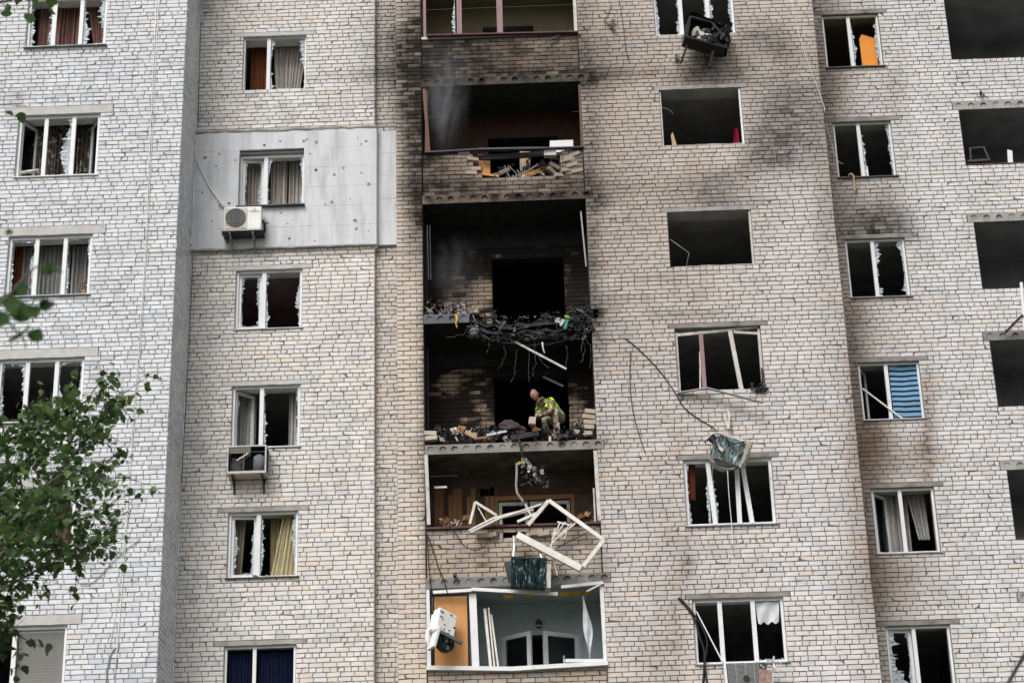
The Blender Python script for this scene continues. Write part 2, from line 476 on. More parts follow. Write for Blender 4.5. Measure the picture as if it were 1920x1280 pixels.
class Wall:
    """a flat brick wall: origin o (x, y), direction d along it, outward normal n; u runs along d"""
    def __init__(self, name, o, d, n, u0, u1, z0, z1, pal, openings, bond='cycle', seed=0, bz=None, soot=None, zref=None, recess=.014, back=True, tone=None):
        self.name, self.o, self.d, self.n = name, np.array(o, float), np.array(d, float), np.array(n, float)
        self.u0, self.u1, self.z0, self.z1, self.pal = u0, u1, z0, z1, pal
        self.ops = openings          # (ua, ub, za, zb)
        self.bz = bz or (z0, z1)     # height range laid in single bricks
        self.zref = z0 if zref is None else zref
        self.bond, self.rs, self.sootfn, self.recess, self.tone = bond, np.random.default_rng(seed + 100), soot, recess, tone
        self.back = back

    def pos(self, u, z, w):
        """w: distance out of the wall face"""
        u, z, w = np.broadcast_arrays(np.asarray(u, float), np.asarray(z, float), np.asarray(w, float))
        return np.stack([self.o[0] + self.d[0] * u + self.n[0] * w, self.o[1] + self.d[1] * u + self.n[1] * w, z], -1)

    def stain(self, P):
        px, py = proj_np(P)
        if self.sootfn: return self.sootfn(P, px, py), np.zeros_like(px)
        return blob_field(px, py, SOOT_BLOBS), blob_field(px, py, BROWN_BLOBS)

    def rows(self):
        k0 = math.floor((self.bz[0] - self.zref) / COURSE + .5); k1 = math.floor((self.bz[1] - self.zref) / COURSE + .5)
        out = []
        drift = self.rs.uniform(0, LEN)
        for k in range(k0, k1):
            za = self.zref + k * COURSE; zc = za + COURSE / 2
            if self.bond == 'run': kind, off = 'S', (k % 2) * LEN / 2
            else:
                if k % 9 == 0: drift = self.rs.uniform(0, LEN)
                kind = 'SSH'[k % 3]; off = drift + (k % 3 == 1) * LEN / 2 + (k % 3 == 2) * LEN / 4
            off += self.rs.uniform(-.012, .012)
            iv = [(self.u0, self.u1)]
            for (a, b, c, e) in self.ops:
                if c < zc < e:
                    nv = []
                    for (p, q) in iv:
                        if b <= p or a >= q: nv.append((p, q)); continue
                        if a > p: nv.append((p, a))
                        if b < q: nv.append((b, q))
                    iv = nv
            step = LEN if kind == 'S' else HEAD
            u = self.u0 - LEN + (off % LEN) - LEN
            cuts = []
            while u < self.u1 + LEN:
                cuts.append(u)
                st = step
                if kind == 'H' and self.rs.random() < .14: st = LEN * (1 if self.rs.random() < .6 else .75)
                elif kind == 'S' and self.rs.random() < .05 and self.bond != 'run': st = LEN * (.75 if self.rs.random() < .6 else .5)
                u += st + self.rs.uniform(-.004, .004)
            for (p, q) in iv:
                cs = [c for c in cuts if p + .05 < c < q - .05]
                cs = [p] + cs + [q]
                for a, b in zip(cs[:-1], cs[1:]):
                    out.append((a, b, za, za + COURSE))
        return out

    def colours(self, B):
        P = PALETTES[self.pal]; rs = self.rs; n = len(B)
        uc = (B[:, 0] + B[:, 1]) / 2; zc = (B[:, 2] + B[:, 3]) / 2
        c = np.array(P['base'])[None] * (1 + rs.normal(0, P['var'], n))[:, None]
        hue = rs.normal(0, .012, n)
        c = c * np.stack([1 + hue, np.ones(n), 1 - hue], 1)
        # clumps of greyer or creamier bricks, delivered and laid in batches
        cl = np.array([noise.noise(Vector((u * .35, z * 1.1, 3.7 + len(self.name)))) for u, z in zip(uc, zc)])
        g = rs.random(n) < P['grey'] * (1 + 3.0 * np.clip(cl, -.33, 1))
        c[g] = np.array(P['greyc']) * (1 + rs.normal(0, .07, g.sum()))[:, None]
        cr = (rs.random(n) < P['cream'] * (1 - 2.0 * np.clip(cl, -1, .45))) & ~g
        c[cr] = c[cr] * np.array((1.01, .945, .88))
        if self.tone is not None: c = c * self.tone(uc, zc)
        return np.clip(c, .01, .85)

    def build(self):
        # backing wall of mortar with the openings cut out
        us = sorted(set([self.u0, self.u1] + [x for o in self.ops for x in o[:2] if self.u0 < x < self.u1]))
        zs = sorted(set([self.z0, self.z1] + [x for o in self.ops for x in o[2:] if self.z0 < x < self.z1]))
        def sub(l, st):
            r = []
            for a, b in zip(l[:-1], l[1:]):
                k = max(1, int(math.ceil((b - a) / st))); r += [a + (b - a) * i / k for i in range(k)]
            return r + [l[-1]]
        us, zs = sub(us, .3), sub(zs, .3)
        U, Z = np.meshgrid(us, zs)
        V = self.pos(U.ravel(), Z.ravel(), np.full(U.size, -self.recess))
        nu = len(us); F = []
        for j in range(len(zs) - 1):
            zc = (zs[j] + zs[j + 1]) / 2
            for i in range(nu - 1):
                uc = (us[i] + us[i + 1]) / 2
                if any(a < uc < b and c < zc < e for a, b, c, e in self.ops): continue
                F.append((j * nu + i, j * nu + i + 1, (j + 1) * nu + i + 1, (j + 1) * nu + i))
        me = bpy.data.meshes.new('wall'); me.from_pydata(V.tolist(), [], F)
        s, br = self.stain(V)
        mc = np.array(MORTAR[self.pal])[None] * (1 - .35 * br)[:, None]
        at = me.color_attributes.new('Col', 'FLOAT_COLOR', 'POINT')
        at.data.foreach_set('color', np.concatenate([mc, s[:, None]], 1).astype(np.float32).ravel())
        self.obj = link(self.name, me, BRICK, building)
        B = np.array(self.rows())
        if len(B) == 0: return self
        C = self.colours(B); rs = self.rs
        for i in range(len(B)):
            ALL_BRICKS.append((self, i))
        self.B, self.C = B, C
        n = len(B)
        j = JOINT / 2
        u0, u1, z0, z1 = B[:, 0] + j, B[:, 1] - j, B[:, 2] + j, B[:, 3] - j
        tilt = rs.normal(0, .0022, n); out = rs.normal(0, .0028, n)
        ch = rs.uniform(.005, .010, n)
        S = ((0, 0), (1, 0), (1, 1), (0, 1))
        V = np.zeros((n, 12, 3))
        # worn or broken corners
        cut_u = np.abs(rs.normal(0, .0025, (n, 4))); cut_z = np.abs(rs.normal(0, .002, (n, 4)))
        bad = rs.random((n, 4)) < .014
        cut_u += bad * rs.uniform(.010, .040, (n, 4)); cut_z += bad * rs.uniform(.006, .022, (n, 4))
        for k, (a, b) in enumerate(S):
            su, sz = (1 - 2 * a), (1 - 2 * b)
            uu = np.where(a, u1, u0) + su * cut_u[:, k]; zz = np.where(b, z1, z0) + sz * cut_z[:, k] + (tilt if a else -tilt)
            V[:, k] = self.pos(uu + su * ch, zz + sz * ch * .8, out)
            V[:, 4 + k] = self.pos(uu, zz, out - ch)
            V[:, 8 + k] = self.pos(uu, zz, np.full(n, -self.recess - .01))
        self.V = V
        # soot per vertex
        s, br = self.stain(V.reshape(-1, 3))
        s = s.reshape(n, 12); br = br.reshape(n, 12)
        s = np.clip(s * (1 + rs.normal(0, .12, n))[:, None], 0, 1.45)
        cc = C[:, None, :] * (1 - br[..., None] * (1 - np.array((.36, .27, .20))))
        self.A = np.concatenate([cc, s[..., None]], 2)
        return self


FQ = np.array([(0, 1, 2, 3), (4, 5, 1, 0), (5, 6, 2, 1), (6, 7, 3, 2), (7, 4, 0, 3), (8, 9, 5, 4), (9, 10, 6, 5), (10, 11, 7, 6), (11, 8, 4, 7)])


def brick_mesh(name, V, A):
    n = len(V)
    me = bpy.data.meshes.new(name)
    F = (FQ[None] + (np.arange(n) * 12)[:, None, None]).reshape(-1, 4)
    me.vertices.add(n * 12); me.vertices.foreach_set('co', V.astype(np.float32).ravel())
    me.loops.add(F.size); me.loops.foreach_set('vertex_index', F.astype(np.int32).ravel())
    me.polygons.add(len(F)); me.polygons.foreach_set('loop_start', np.arange(0, F.size, 4, dtype=np.int32)); me.polygons.foreach_set('loop_total', np.full(len(F), 4, dtype=np.int32))
    me.update(calc_edges=True)
    me.polygons.foreach_set('use_smooth', np.zeros(len(F), dtype=bool))
    at = me.color_attributes.new('Col', 'FLOAT_COLOR', 'POINT')
    at.data.foreach_set('color', A.astype(np.float32).ravel())
    return me


WALLS = []


def snap(z, ref): return ref + round((z - ref) / COURSE) * COURSE


# ------------------------------------------------------------------ openings, measured on the photograph
ZB0, ZB1 = 9.3, 27.6        # bricks are laid one by one between these heights
ZW0, ZW1 = 0.0, 36.0


def col_openings(xl, xr, Y, tops, bots, dz=0):
    r = []
    for t, b in zip(tops, bots):
        zt = zof(t, Y); zb = zof(b, Y)
        r.append([xl, xr, zb, zt])
    return r


FL = 2.8
Lx = (-10.863, -9.133)
L = [[*Lx, zof([(52, 92), (195, 87)], YL), 0], [*Lx, zof([(30, 332), (183, 327)], YL), zof([(35, 218), (189, 213)], YL)],
     [*Lx, zof([(168, 552)], YL), zof([(17, 443.5), (175.7, 439)], YL)], [*Lx, zof([(154, 790)], YL), zof([(159.6, 668.7)], YL)],
     [*Lx, zof([(133, 1034)], YL), zof([(140, 912)], YL)], [*Lx, 0, zof([(121, 1168.7)], YL)]]
L[0][3] = L[0][2] + 1.36; L[5][2] = L[5][3] - 1.36
Mx = (-6.402, -4.991)
M = [[*Mx, zof([(456, 165.6), (572, 162)], YM), zof([(455, 69), (573, 64)], YM)], [*Mx, zof([(567, 388)], YM), zof([(452.5, 286), (569, 283)], YM)],
     [*Mx, zof([(442.5, 614), (566.7, 611)], YM), zof([(446, 504), (568, 501)], YM)], [*Mx, zof([(563.6, 838)], YM), zof([(437, 724), (564, 721)], YM)],
     [*Mx, zof([(423, 1084), (556, 1078)], YM), zof([(427.5, 961), (559.5, 956)], YM)], [*Mx, 0, zof([(416, 1213.6), (550, 1208)], YM)]]
M[5][2] = M[5][3] - 1.38
Rx = (2.774, 4.521)
RW = [[*Rx, zof([(1229, 70), (1379.5, 64)], YR), 0], [*Rx, zof([(1243.5, 276), (1396, 270)], YR), zof([(1236.7, 172), (1390, 164)], YR)],
      [*Rx, zof([(1257, 505), (1412, 500)], YR), zof([(1250, 395.7), (1406, 388)], YR)], [*Rx, zof([(1271, 735), (1432, 728)], YR), zof([(1263, 619), (1425, 614)], YR)],
      [*Rx, zof([(1288, 984), (1456, 978)], YR), zof([(1280, 858), (1446, 852.5)], YR)], [*Rx, zof([(1309, 1248), (1481, 1245)], YR), zof([(1300, 1118), (1470, 1113)], YR)]]
RW[0][3] = RW[0][2] + 1.38
Sx = (6.594, 7.858)
SW = [[*Sx, zof([(1548, 129), (1658, 126)], YS), zof([(1539, 33), (1647, 26)], YS)], [*Sx, zof([(1572, 333), (1681, 332)], YS), zof([(1561, 232), (1667, 228)], YS)],
      [*Sx, zof([(1595, 560), (1704, 557)], YS), zof([(1585, 452), (1693, 448)], YS)], [*Sx, zof([(1618, 787), (1735, 784)], YS), zof([(1608, 675.5), (1720.5, 674)], YS)],
      [*Sx, zof([(1646, 1033), (1767, 1031)], YS), zof([(1634, 913.5), (1754, 910)], YS)], [*Sx, 0, zof([(1662, 1170), (1783, 1166)], YS)]]
SW[5][2] = SW[5][3] - 1.36
for lst, y in ((L, YL), (M, YM), (RW, YR), (SW, YS)):
    for o in lst:
        o[3] = snap(o[3], 0); o[2] = snap(o[2], 0)

# loggia bay in the right-hand block
GX0, GX1 = -2.363, 1.079
SLABS = [zof([(795, 159), (1100, 146)], YR), zof([(797, 375.5), (1112, 363.5)], YR), zof([(797, 601), (1105, 590)], YR), zof([(797, 842), (1132, 829)], YR), zof([(800, 1091), (1143, 1079.5)], YR)]
SLABS = [snap(s - .1, 0) + .1 for s in SLABS]
SLAB_T = .20
SLABS_ALL = [SLABS[0] + FL] + SLABS + [SLABS[4] - FL]
RAIL = {1: zof([(790, 69), (1083, 62)], YR), 2: zof([(794, 287), (1094, 277)], YR), 5: zof([(801, 988), (1127, 980)], YR), 6: zof([(799, 1252), (1140, 1246)], YR)}

# far-right loggias
OX0, OX1 = 9.376, 12.9
OS = [zof([(1790, 197), (1919, 191)], YS), zof([(1815, 410), (1919, 404)], YS), zof([(1850, 634), (1919, 631)], YS), zof([(1878, 869), (1919, 867)], YS), zof([(1910, 1118)], YS)]
OSILL = [zof([(1785, 108), (1919, 104)], YS), zof([(1811, 311), (1919, 307)], YS), zof([(1838, 538)], YS), zof([(1870, 766)], YS), zof([(1900, 1012)], YS)]

LINT = {'L': .197, 'M': .0985, 'R': .0985, 'S': .0985}


def lintel_rect(o, kind):
    ext = (.17, .27) if kind == 'L' else (.22, .22) if kind == 'M' else (.13, .15) if kind == 'R' else (.17, .20)
    if kind == 'L': ext = (.3, .27)
    return (o[0] - ext[0], o[1] + ext[1], o[3], o[3] + LINT[kind])


def blocked(lst, kind, skip=()):
    r = [tuple(o) for o in lst]
    r += [lintel_rect(o, kind) for i, o in enumerate(lst) if i not in skip]
    return r


def ex(a): return [(a[0], a[1], a[2], a[3])]


# brick tone by position: whiter low down and towards the right-hand block's right edge
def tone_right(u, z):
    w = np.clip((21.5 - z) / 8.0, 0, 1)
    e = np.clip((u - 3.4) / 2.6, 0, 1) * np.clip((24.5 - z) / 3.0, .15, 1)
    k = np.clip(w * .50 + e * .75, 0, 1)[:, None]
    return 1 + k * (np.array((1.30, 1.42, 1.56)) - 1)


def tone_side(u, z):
    e = np.clip((u - 6.9) / 1.6, 0, 1)[:, None]  # recessed section: darker beside the corner, paler and bluer further right
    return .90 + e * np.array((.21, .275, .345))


# left bay, its flank, the middle wall, the narrow strip
Wl = Wall('wall', (0, YL), (1, 0), (0, -1), -14.2, -7.385, ZW0, ZW1, 'left', blocked(L, 'L'), bz=(ZB0, ZB1), seed=1, zref=0).build()
Wf = Wall('wall', (-7.385, YL), (0, 1), (1, 0), 0, YM - YL, ZW0, ZW1, 'left', [], bz=(ZB0, ZB1), seed=2, zref=0).build()
PAN_Z0, PAN_Z1 = zof([(362, 471), (705, 461)], YM), zof([(374, 247), (704, 238)], YM)
PAN_Z0, PAN_Z1 = snap(PAN_Z0, 0), snap(PAN_Z1, 0)
Wm = Wall('wall', (0, YM), (1, 0), (0, -1), -7.385, -3.446, ZW0, ZW1, 'mid', blocked(M, 'M', skip=(1,)) + [(-7.4, -3.44, PAN_Z0 + .02, PAN_Z1 - .02)], bz=(ZB0, ZB1), seed=3, zref=0).build()
Wm2 = Wall('wall', (-3.446, YM), (0, 1), (1, 0), 0, YST - YM, ZW0, ZW1, 'strip', [], bz=(ZB0, ZB1), seed=4, zref=0).build()
Wst = Wall('wall', (0, YST), (1, 0), (0, -1), -3.446, -2.7, ZW0, ZW1, 'strip', [(-3.45, -2.6, PAN_Z0 + .02, PAN_Z1 - .02)], bz=(ZB0, ZB1), seed=5, zref=0).build()
# right-hand block: pier, balcony bay (open), wall with the wide windows, both flanks
Wp = Wall('wall', (0, YR), (1, 0), (0, -1), -2.913, GX0, ZW0, ZW1, 'pier', [], bond='run', bz=(ZB0, ZB1), seed=6, zref=0).build()
Wpl = Wall('wall', (-2.913, YST), (0, -1), (-1, 0), 0, YST - YR, ZW0, ZW1, 'pier', [], bz=(ZB0, ZB1), seed=7, zref=0).build()
slab_notch = [(GX1 - .01, GX1 + .145, s - SLAB_T / 2, s + SLAB_T / 2) for s in SLABS_ALL]
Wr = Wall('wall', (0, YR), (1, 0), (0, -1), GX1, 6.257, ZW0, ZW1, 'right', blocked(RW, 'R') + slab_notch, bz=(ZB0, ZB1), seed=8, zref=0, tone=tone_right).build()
Wrf = Wall('wall', (6.257, YR), (0, 1), (1, 0), 0, YS - YR, ZW0, ZW1, 'right', [], bz=(ZB0, ZB1), seed=9, zref=0).build()
# recessed right-hand section with the narrow windows and the far loggias
oops = []
tops = [OS[0] + FL - .1] + [s - .1 for s in OS]
for t, b in zip(tops, OSILL + [OSILL[-1] - FL]):
    oops.append((OX0, OX1, snap(b, 0), snap(t, 0)))
onotch = [(OX0 - .13, OX1 + .13, snap(s - .1, 0), snap(s - .1, 0) + .197) for s in [OS[0] + FL] + OS]
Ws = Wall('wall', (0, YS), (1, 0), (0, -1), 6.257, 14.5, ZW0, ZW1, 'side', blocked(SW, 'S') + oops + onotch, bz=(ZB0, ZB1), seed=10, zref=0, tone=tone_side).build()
WALLS += [Wl, Wf, Wm, Wm2, Wst, Wp, Wpl, Wr, Wrf, Ws]

# balcony parapets (bricks set a little behind the face)
YP = YR + .035


def parapet(zlo, zhi, pal, holes=(), seed=0):
    w = Wall('parapet_wall', (0, YP), (1, 0), (0, -1), GX0 + .012, GX1 - .012, zlo, zhi, pal, list(holes), bond='run', seed=seed, zref=zlo).build()
    WALLS.append(w)
    return w


def hole_rows(zlo, zhi, fn):
    """opening that follows a ragged outline: fn(z) -> (x0, x1) or None, one rectangle for each course"""
    r = []
    k = 0
    z = zlo
    while z < zhi - .02:
        q = fn(z + COURSE / 2)
        if q: r.append((q[0], q[1], z, z + COURSE))
        z += COURSE
    return r


P1 = parapet(SLABS[0] + .1, RAIL[1] - .03, 'para', seed=21)
zl = SLABS[1] + .1
zt2 = RAIL[2] - .02
zh = zof([(905, 335), (1040, 332)], YR)


def gap2(z):
    if z < zh: return None
    f = (z - zh) / (zt2 - zh)
    a = pix(906, 335, YR).x - .30 * f - .06 * math.sin(z * 53)
    b = pix(1042, 335, YR).x + .22 * f + .06 * math.sin(z * 71)
    return (a, b)


P2 = parapet(zl, zt2 - .0, 'para', hole_rows(zl, zt2 + .1, gap2), seed=22)
zp5 = SLABS[4] + .1
slot_z = zof([(950, 1006)], YR)
slot_z = zp5 + math.floor((slot_z - zp5) / COURSE) * COURSE
P5 = parapet(zp5, RAIL[5] - .03, 'para_low', [(pix(918, 1006, YR).x, pix(986, 1006, YR).x, slot_z, slot_z + COURSE)], seed=25)
P6 = parapet(SLABS[4] - FL + .1, RAIL[6] - .05, 'para_low', seed=26)


# burnt back walls of the two gutted balconies
YB = YR + 1.30


def burnt_soot(P, px, py):
    s = np.full_like(px, 1.20)
    for cx, cy, rx, ry, a in ((908, 550, 22, 30, .72), (870, 545, 45, 36, .38), (912, 600, 14, 12, .9), (870, 575, 50, 14, .45), (846, 718, 20, 24, .85), (866, 690, 8, 8, .8), (885, 700, 14, 10, .55), (905, 728, 14, 14, .6), (905, 770, 12, 16, .75), (915, 797, 16, 9, 1.0), (872, 787, 9, 6, .9), (898, 745, 8, 6, .6), (1078, 775, 20, 34, .95), (1100, 725, 6, 8, .9), (1064, 520, 8, 46, .30), (930, 510, 4, 50, .35)):
        d = ((px - cx) / rx) ** 2 + ((py - cy) / ry) ** 2
        s = s - 1.38 * a * np.exp(-d * d * .8)
    return np.clip(s, .08, 1.45)


def door_px(x0, x1, ytop): return (pix(x0, ytop, YB).x, pix(x1, ytop, YB).x, 0, pix((x0 + x1) / 2, ytop, YB).z)


BACK = {}
for gi, (zf, zc, dr) in {3: (SLABS[2], SLABS[1], door_px(922, 1056, 484)), 4: (SLABS[3], SLABS[2], door_px(926, 1064, 704))}.items():
    w = Wall('back_wall', (0, YB), (1, 0), (0, -1), GX0, GX1, zf + .1, zc - .1, 'burnt', [(dr[0], dr[1], zf, dr[3])], bond='run', seed=30 + gi, soot=burnt_soot, zref=zf + .1).build()
    w.A[:, :, 3] = np.clip(w.A[:, :, 3] + (w.rs.random(len(w.B)) < .45)[:, None] * .4 * (w.A[:, :, 3] > .35) - (w.rs.random(len(w.B)) < .3)[:, None] * .3 * (w.A[:, :, 3] < 1.0), .05, 1.45)
    BACK[gi] = (w, dr)
    WALLS.append(w)

# the 300 bricks that show largest are parts of their own; all the others are one part of their wall
score = []
for w in WALLS:
    if not hasattr(w, 'V'): continue
    px, py = proj_np(w.V[:, 0:4].reshape(-1, 3)); px = px.reshape(-1, 4); py = py.reshape(-1, 4)
    area = .5 * np.abs((px[:, 2] - px[:, 0]) * (py[:, 3] - py[:, 1]) - (px[:, 3] - px[:, 1]) * (py[:, 2] - py[:, 0]))
    ok = (px.min(1) > 8) & (px.max(1) < 1912) & (py.max(1) < 1272) & (py.min(1) > 8)
    if w is Wl: ok &= ~((px.mean(1) < 290) & (py.mean(1) > 700))
    if w.n[1] > -.5: ok &= False
    for i in np.nonzero(ok)[0]:
        score.append((area[i], id(w), int(i)))
score.sort(reverse=True)
single = {}
for a, wid, i in score[:272]:
    single.setdefault(wid, []).append(i)
for w in WALLS:
    if not hasattr(w, 'V'): continue
    mine = single.get(id(w), [])
    rest = np.ones(len(w.V), bool); rest[mine] = False
    o = link('brickwork', brick_mesh('brickwork', w.V[rest], w.A[rest]), BRICK)
    o.parent = w.obj; tag(o, kind='stuff')
    for i in mine:
        o = link('brick', brick_mesh('brick', w.V[i:i + 1], w.A[i:i + 1]), BRICK)
        o.parent = w.obj


def loose_brick(loc, rot, parent_wall, col=(.46, .39, .33), soot=.1, size=(.25, .12, .088)):
    V = np.zeros((1, 12, 3)); a, b, c = [x / 2 for x in size]; ch = .007
    Mx_ = Matrix.Translation(Vector(loc)) @ Euler(rot).to_matrix().to_4x4()
    for k, (i, j) in enumerate(((-1, -1), (1, -1), (1, 1), (-1, 1))):
        V[0, k] = Mx_ @ Vector((i * (a - ch), -b, j * (c - ch))); V[0, 4 + k] = Mx_ @ Vector((i * a, -b + ch, j * c)); V[0, 8 + k] = Mx_ @ Vector((i * a, b, j * c))
    A = np.zeros((1, 12, 4)); A[..., :3] = col; A[..., 3] = soot
    me = brick_mesh('brick', V, A)
    # close the back
    me2 = me
    o = link('brick', me2, BRICK); o.parent = parent_wall.obj
    return o

# ------------------------------------------------------------------ rooms, lintels, windows
WT = .47      # thickness of the outer wall


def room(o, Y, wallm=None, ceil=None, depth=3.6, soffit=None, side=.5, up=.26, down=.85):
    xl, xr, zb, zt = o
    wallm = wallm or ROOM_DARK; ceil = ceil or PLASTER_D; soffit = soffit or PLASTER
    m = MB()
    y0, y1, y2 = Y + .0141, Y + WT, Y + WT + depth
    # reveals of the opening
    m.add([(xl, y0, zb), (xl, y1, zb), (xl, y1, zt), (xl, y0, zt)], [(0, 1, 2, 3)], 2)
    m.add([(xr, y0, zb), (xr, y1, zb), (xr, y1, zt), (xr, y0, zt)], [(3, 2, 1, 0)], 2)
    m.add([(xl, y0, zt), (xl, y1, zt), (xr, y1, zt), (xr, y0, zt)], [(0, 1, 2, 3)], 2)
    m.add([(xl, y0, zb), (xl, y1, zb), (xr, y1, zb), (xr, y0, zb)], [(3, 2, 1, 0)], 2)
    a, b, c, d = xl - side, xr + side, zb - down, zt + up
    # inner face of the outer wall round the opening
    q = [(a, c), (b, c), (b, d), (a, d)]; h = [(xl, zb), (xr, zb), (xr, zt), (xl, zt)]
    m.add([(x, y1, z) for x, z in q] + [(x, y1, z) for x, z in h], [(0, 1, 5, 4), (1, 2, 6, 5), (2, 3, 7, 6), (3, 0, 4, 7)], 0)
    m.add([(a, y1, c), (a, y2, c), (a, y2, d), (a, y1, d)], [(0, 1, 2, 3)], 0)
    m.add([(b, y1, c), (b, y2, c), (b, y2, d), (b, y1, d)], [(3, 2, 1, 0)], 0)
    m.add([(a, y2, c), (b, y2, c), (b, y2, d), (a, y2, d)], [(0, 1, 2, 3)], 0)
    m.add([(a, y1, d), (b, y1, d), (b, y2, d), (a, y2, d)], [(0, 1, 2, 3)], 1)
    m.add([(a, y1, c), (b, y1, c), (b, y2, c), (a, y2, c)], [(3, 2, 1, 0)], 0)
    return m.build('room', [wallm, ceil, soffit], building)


def rough_box(m, x0, x1, y0, y1, z0, z1, seg=.12, amp=.006, mi=0, seed=0, M=None):
    """a box with slightly uneven long edges (cast concrete, weathered)"""
    rs = random.Random(seed)
    n = max(2, int((x1 - x0) / seg))
    ring = []
    vs = []
    for i in range(n + 1):
        x = x0 + (x1 - x0) * i / n
        for (y, z) in ((y0, z0), (y0, z1), (y1, z1), (y1, z0)):
            v = Vector((x, y + rs.uniform(-amp, amp) * .6, z + rs.uniform(-amp, amp)))
            vs.append(M @ v if M is not None else v)
    fs = [(0, 1, 2, 3), (4 * n + 3, 4 * n + 2, 4 * n + 1, 4 * n)]
    for i in range(n):
        for k in range(4):
            k2 = (k + 1) % 4
            fs.append((4 * i + k, 4 * i + 4 + k, 4 * i + 4 + k2, 4 * i + k2))
    m.add(vs, fs, mi)


def lintel(o, Y, kind, m_=None, seed=0):
    x0, x1, z0, z1 = lintel_rect(o, kind)
    m = MB()
    rough_box(m, x0 + .008, x1 - .008, Y - .006, Y + .10, z0 + .003, z1 - .006, amp=.004, seed=seed)
    return m.build('lintel', m_ or CONC, building)


def jagged(m, edge, pane, w, rs, y, thick=.006):
    """glass left clinging along one edge of a pane (x0, x1, z0, z1)"""
    x0, x1, z0, z1 = pane
    vert = edge in 'LR'
    Lh = (z1 - z0) if vert else (x1 - x0)
    n = max(5, int(Lh / .032))
    pts_o, pts_i = [], []
    prev = w * .5; ph = rs.uniform(0, 6)
    for i in range(n + 1):
        t = i / n
        prev = .7 * prev + .3 * w * rs.uniform(.0, 1.4) * (1 + .7 * math.sin(5 * t + ph))
        d = max(.006, prev * rs.uniform(.7, 1.1) + (rs.uniform(.2, .8) * w if rs.random() < .13 else 0))
        if i in (0, n): d *= 1.5
        if edge == 'L': pts_o.append((x0, z0 + Lh * t)); pts_i.append((x0 + d, z0 + Lh * t + rs.uniform(-.015, .015)))
        if edge == 'R': pts_o.append((x1, z0 + Lh * t)); pts_i.append((x1 - d, z0 + Lh * t + rs.uniform(-.015, .015)))
        if edge == 'T': pts_o.append((x0 + Lh * t, z1)); pts_i.append((x0 + Lh * t + rs.uniform(-.015, .015), z1 - d))
        if edge == 'B': pts_o.append((x0 + Lh * t, z0)); pts_i.append((x0 + Lh * t + rs.uniform(-.015, .015), z0 + d))
    vs = []
    for a, b in zip(pts_o, pts_i):
        k = rs.uniform(-.018, .012)
        vs += [(a[0], y, a[1]), (b[0], y + k, b[1]), (a[0], y + thick, a[1]), (b[0], y + thick + k, b[1])]
    fs = []
    for i in range(n):
        a = 4 * i; b = a + 4
        fs += [(a, a + 1, b + 1, b), (a + 2, b + 2, b + 3, a + 3), (a + 1, a + 3, b + 3, b + 1)]
    m.add(vs, fs)


def bar_frame(m, x0, x1, z0, z1, y0, y1, w, mi=0, M=None):
    """four butted bars of a rectangular frame"""
    m.box(x0, x0 + w, y0, y1, z0, z1, mi, M)
    m.box(x1 - w, x1, y0, y1, z0, z1, mi, M)
    m.box(x0 + w, x1 - w, y0 + .002, y1 - .002, z0, z0 + w, mi, M)
    m.box(x0 + w, x1 - w, y0 + .002, y1 - .002, z1 - w, z1, mi, M)


def window(o, Y, mull=(), fw=.055, mw=.085, setback=.07, shards=(), sashes=(), frame=None, sill=SILL_M, sillw=.05, sill_out=.05, seed=0, top_gap=.0, lean=None):
    """frame with mullions; sashes: (pane, hinge side, angle, glass); shards: (pane, edges, width)"""
    rs = random.Random(seed)
    frame = frame or PVC
    xl, xr, zb, zt = o
    zt = zt - top_gap
    y0, y1 = Y + setback, Y + setback + .065
    m = MB(); bar_frame(m, xl + .004, xr - .004, zb + .004, zt - .004, y0, y1, fw)
    win = m.build('window', frame, building)
    xs = [xl + (xr - xl) * f for f in mull]
    for i, x in enumerate(xs):
        m = MB(); dx = lean[i] if lean else 0
        M_ = Matrix.Translation((x, 0, (zb + zt) / 2)) @ Matrix.Rotation(dx, 4, 'Y')
        m.box(-mw / 2, mw / 2, y0 - .006, y1 - .004, -(zt - zb) / 2 + fw * .7, (zt - zb) / 2 - fw * .7, 0, M_)
        ob = m.build('mullion', frame); ob.parent = win
    ed = [xl + fw] + [v for x in xs for v in (x - mw / 2, x + mw / 2)] + [xr - fw]
    panes = [(ed[2 * i], ed[2 * i + 1], zb + fw, zt - fw) for i in range(len(xs) + 1)]
    for (pi, edges, w) in shards:
        for e in edges:
            m = MB(); jagged(m, e, panes[pi], w, rs, (y0 + y1) / 2)
            ob = m.build('glass_shard', SHARD); ob.parent = win
    for (pi, hinge, ang, gl) in sashes:
        p = panes[pi]; w = p[1] - p[0]
        hx = p[0] if hinge == 'L' else p[1]
        M_ = Matrix.Translation((hx, y1 - .01, 0)) @ Matrix.Rotation(R(ang) * (1 if hinge == 'L' else -1), 4, 'Z')
        a, b = (0, w) if hinge == 'L' else (-w, 0)
        m = MB(); bar_frame(m, a, b, p[2], p[3], 0, .055, .06, 0, M_)
        s = m.build('sash', frame); s.parent = win
        if gl == 'pane':
            m = MB(); m.box(a + .058, b - .058, .022, .03, p[2] + .058, p[3] - .058, 0, M_)
            q = m.build('pane', GLASS); q.parent = win
        elif gl == 'shard':
            for e in 'LRB':
                m = MB(); jagged(m, e, (a + .06, b - .06, p[2] + .06, p[3] - .06), .05, rs, .024)
                for k in range(len(m.v)): m.v[k] = tuple(M_ @ Vector(m.v[k]))
                q = m.build('glass_shard', SHARD); q.parent = win
    if sill is not None:
        m = MB(); rough_box(m, xl - .03, xr + .04, Y - sill_out, Y + setback + .03, zb - .024, zb - .002, seg=.2, amp=.003, seed=seed)
        s = m.build('sill', sill); s.parent = win
    return win, panes


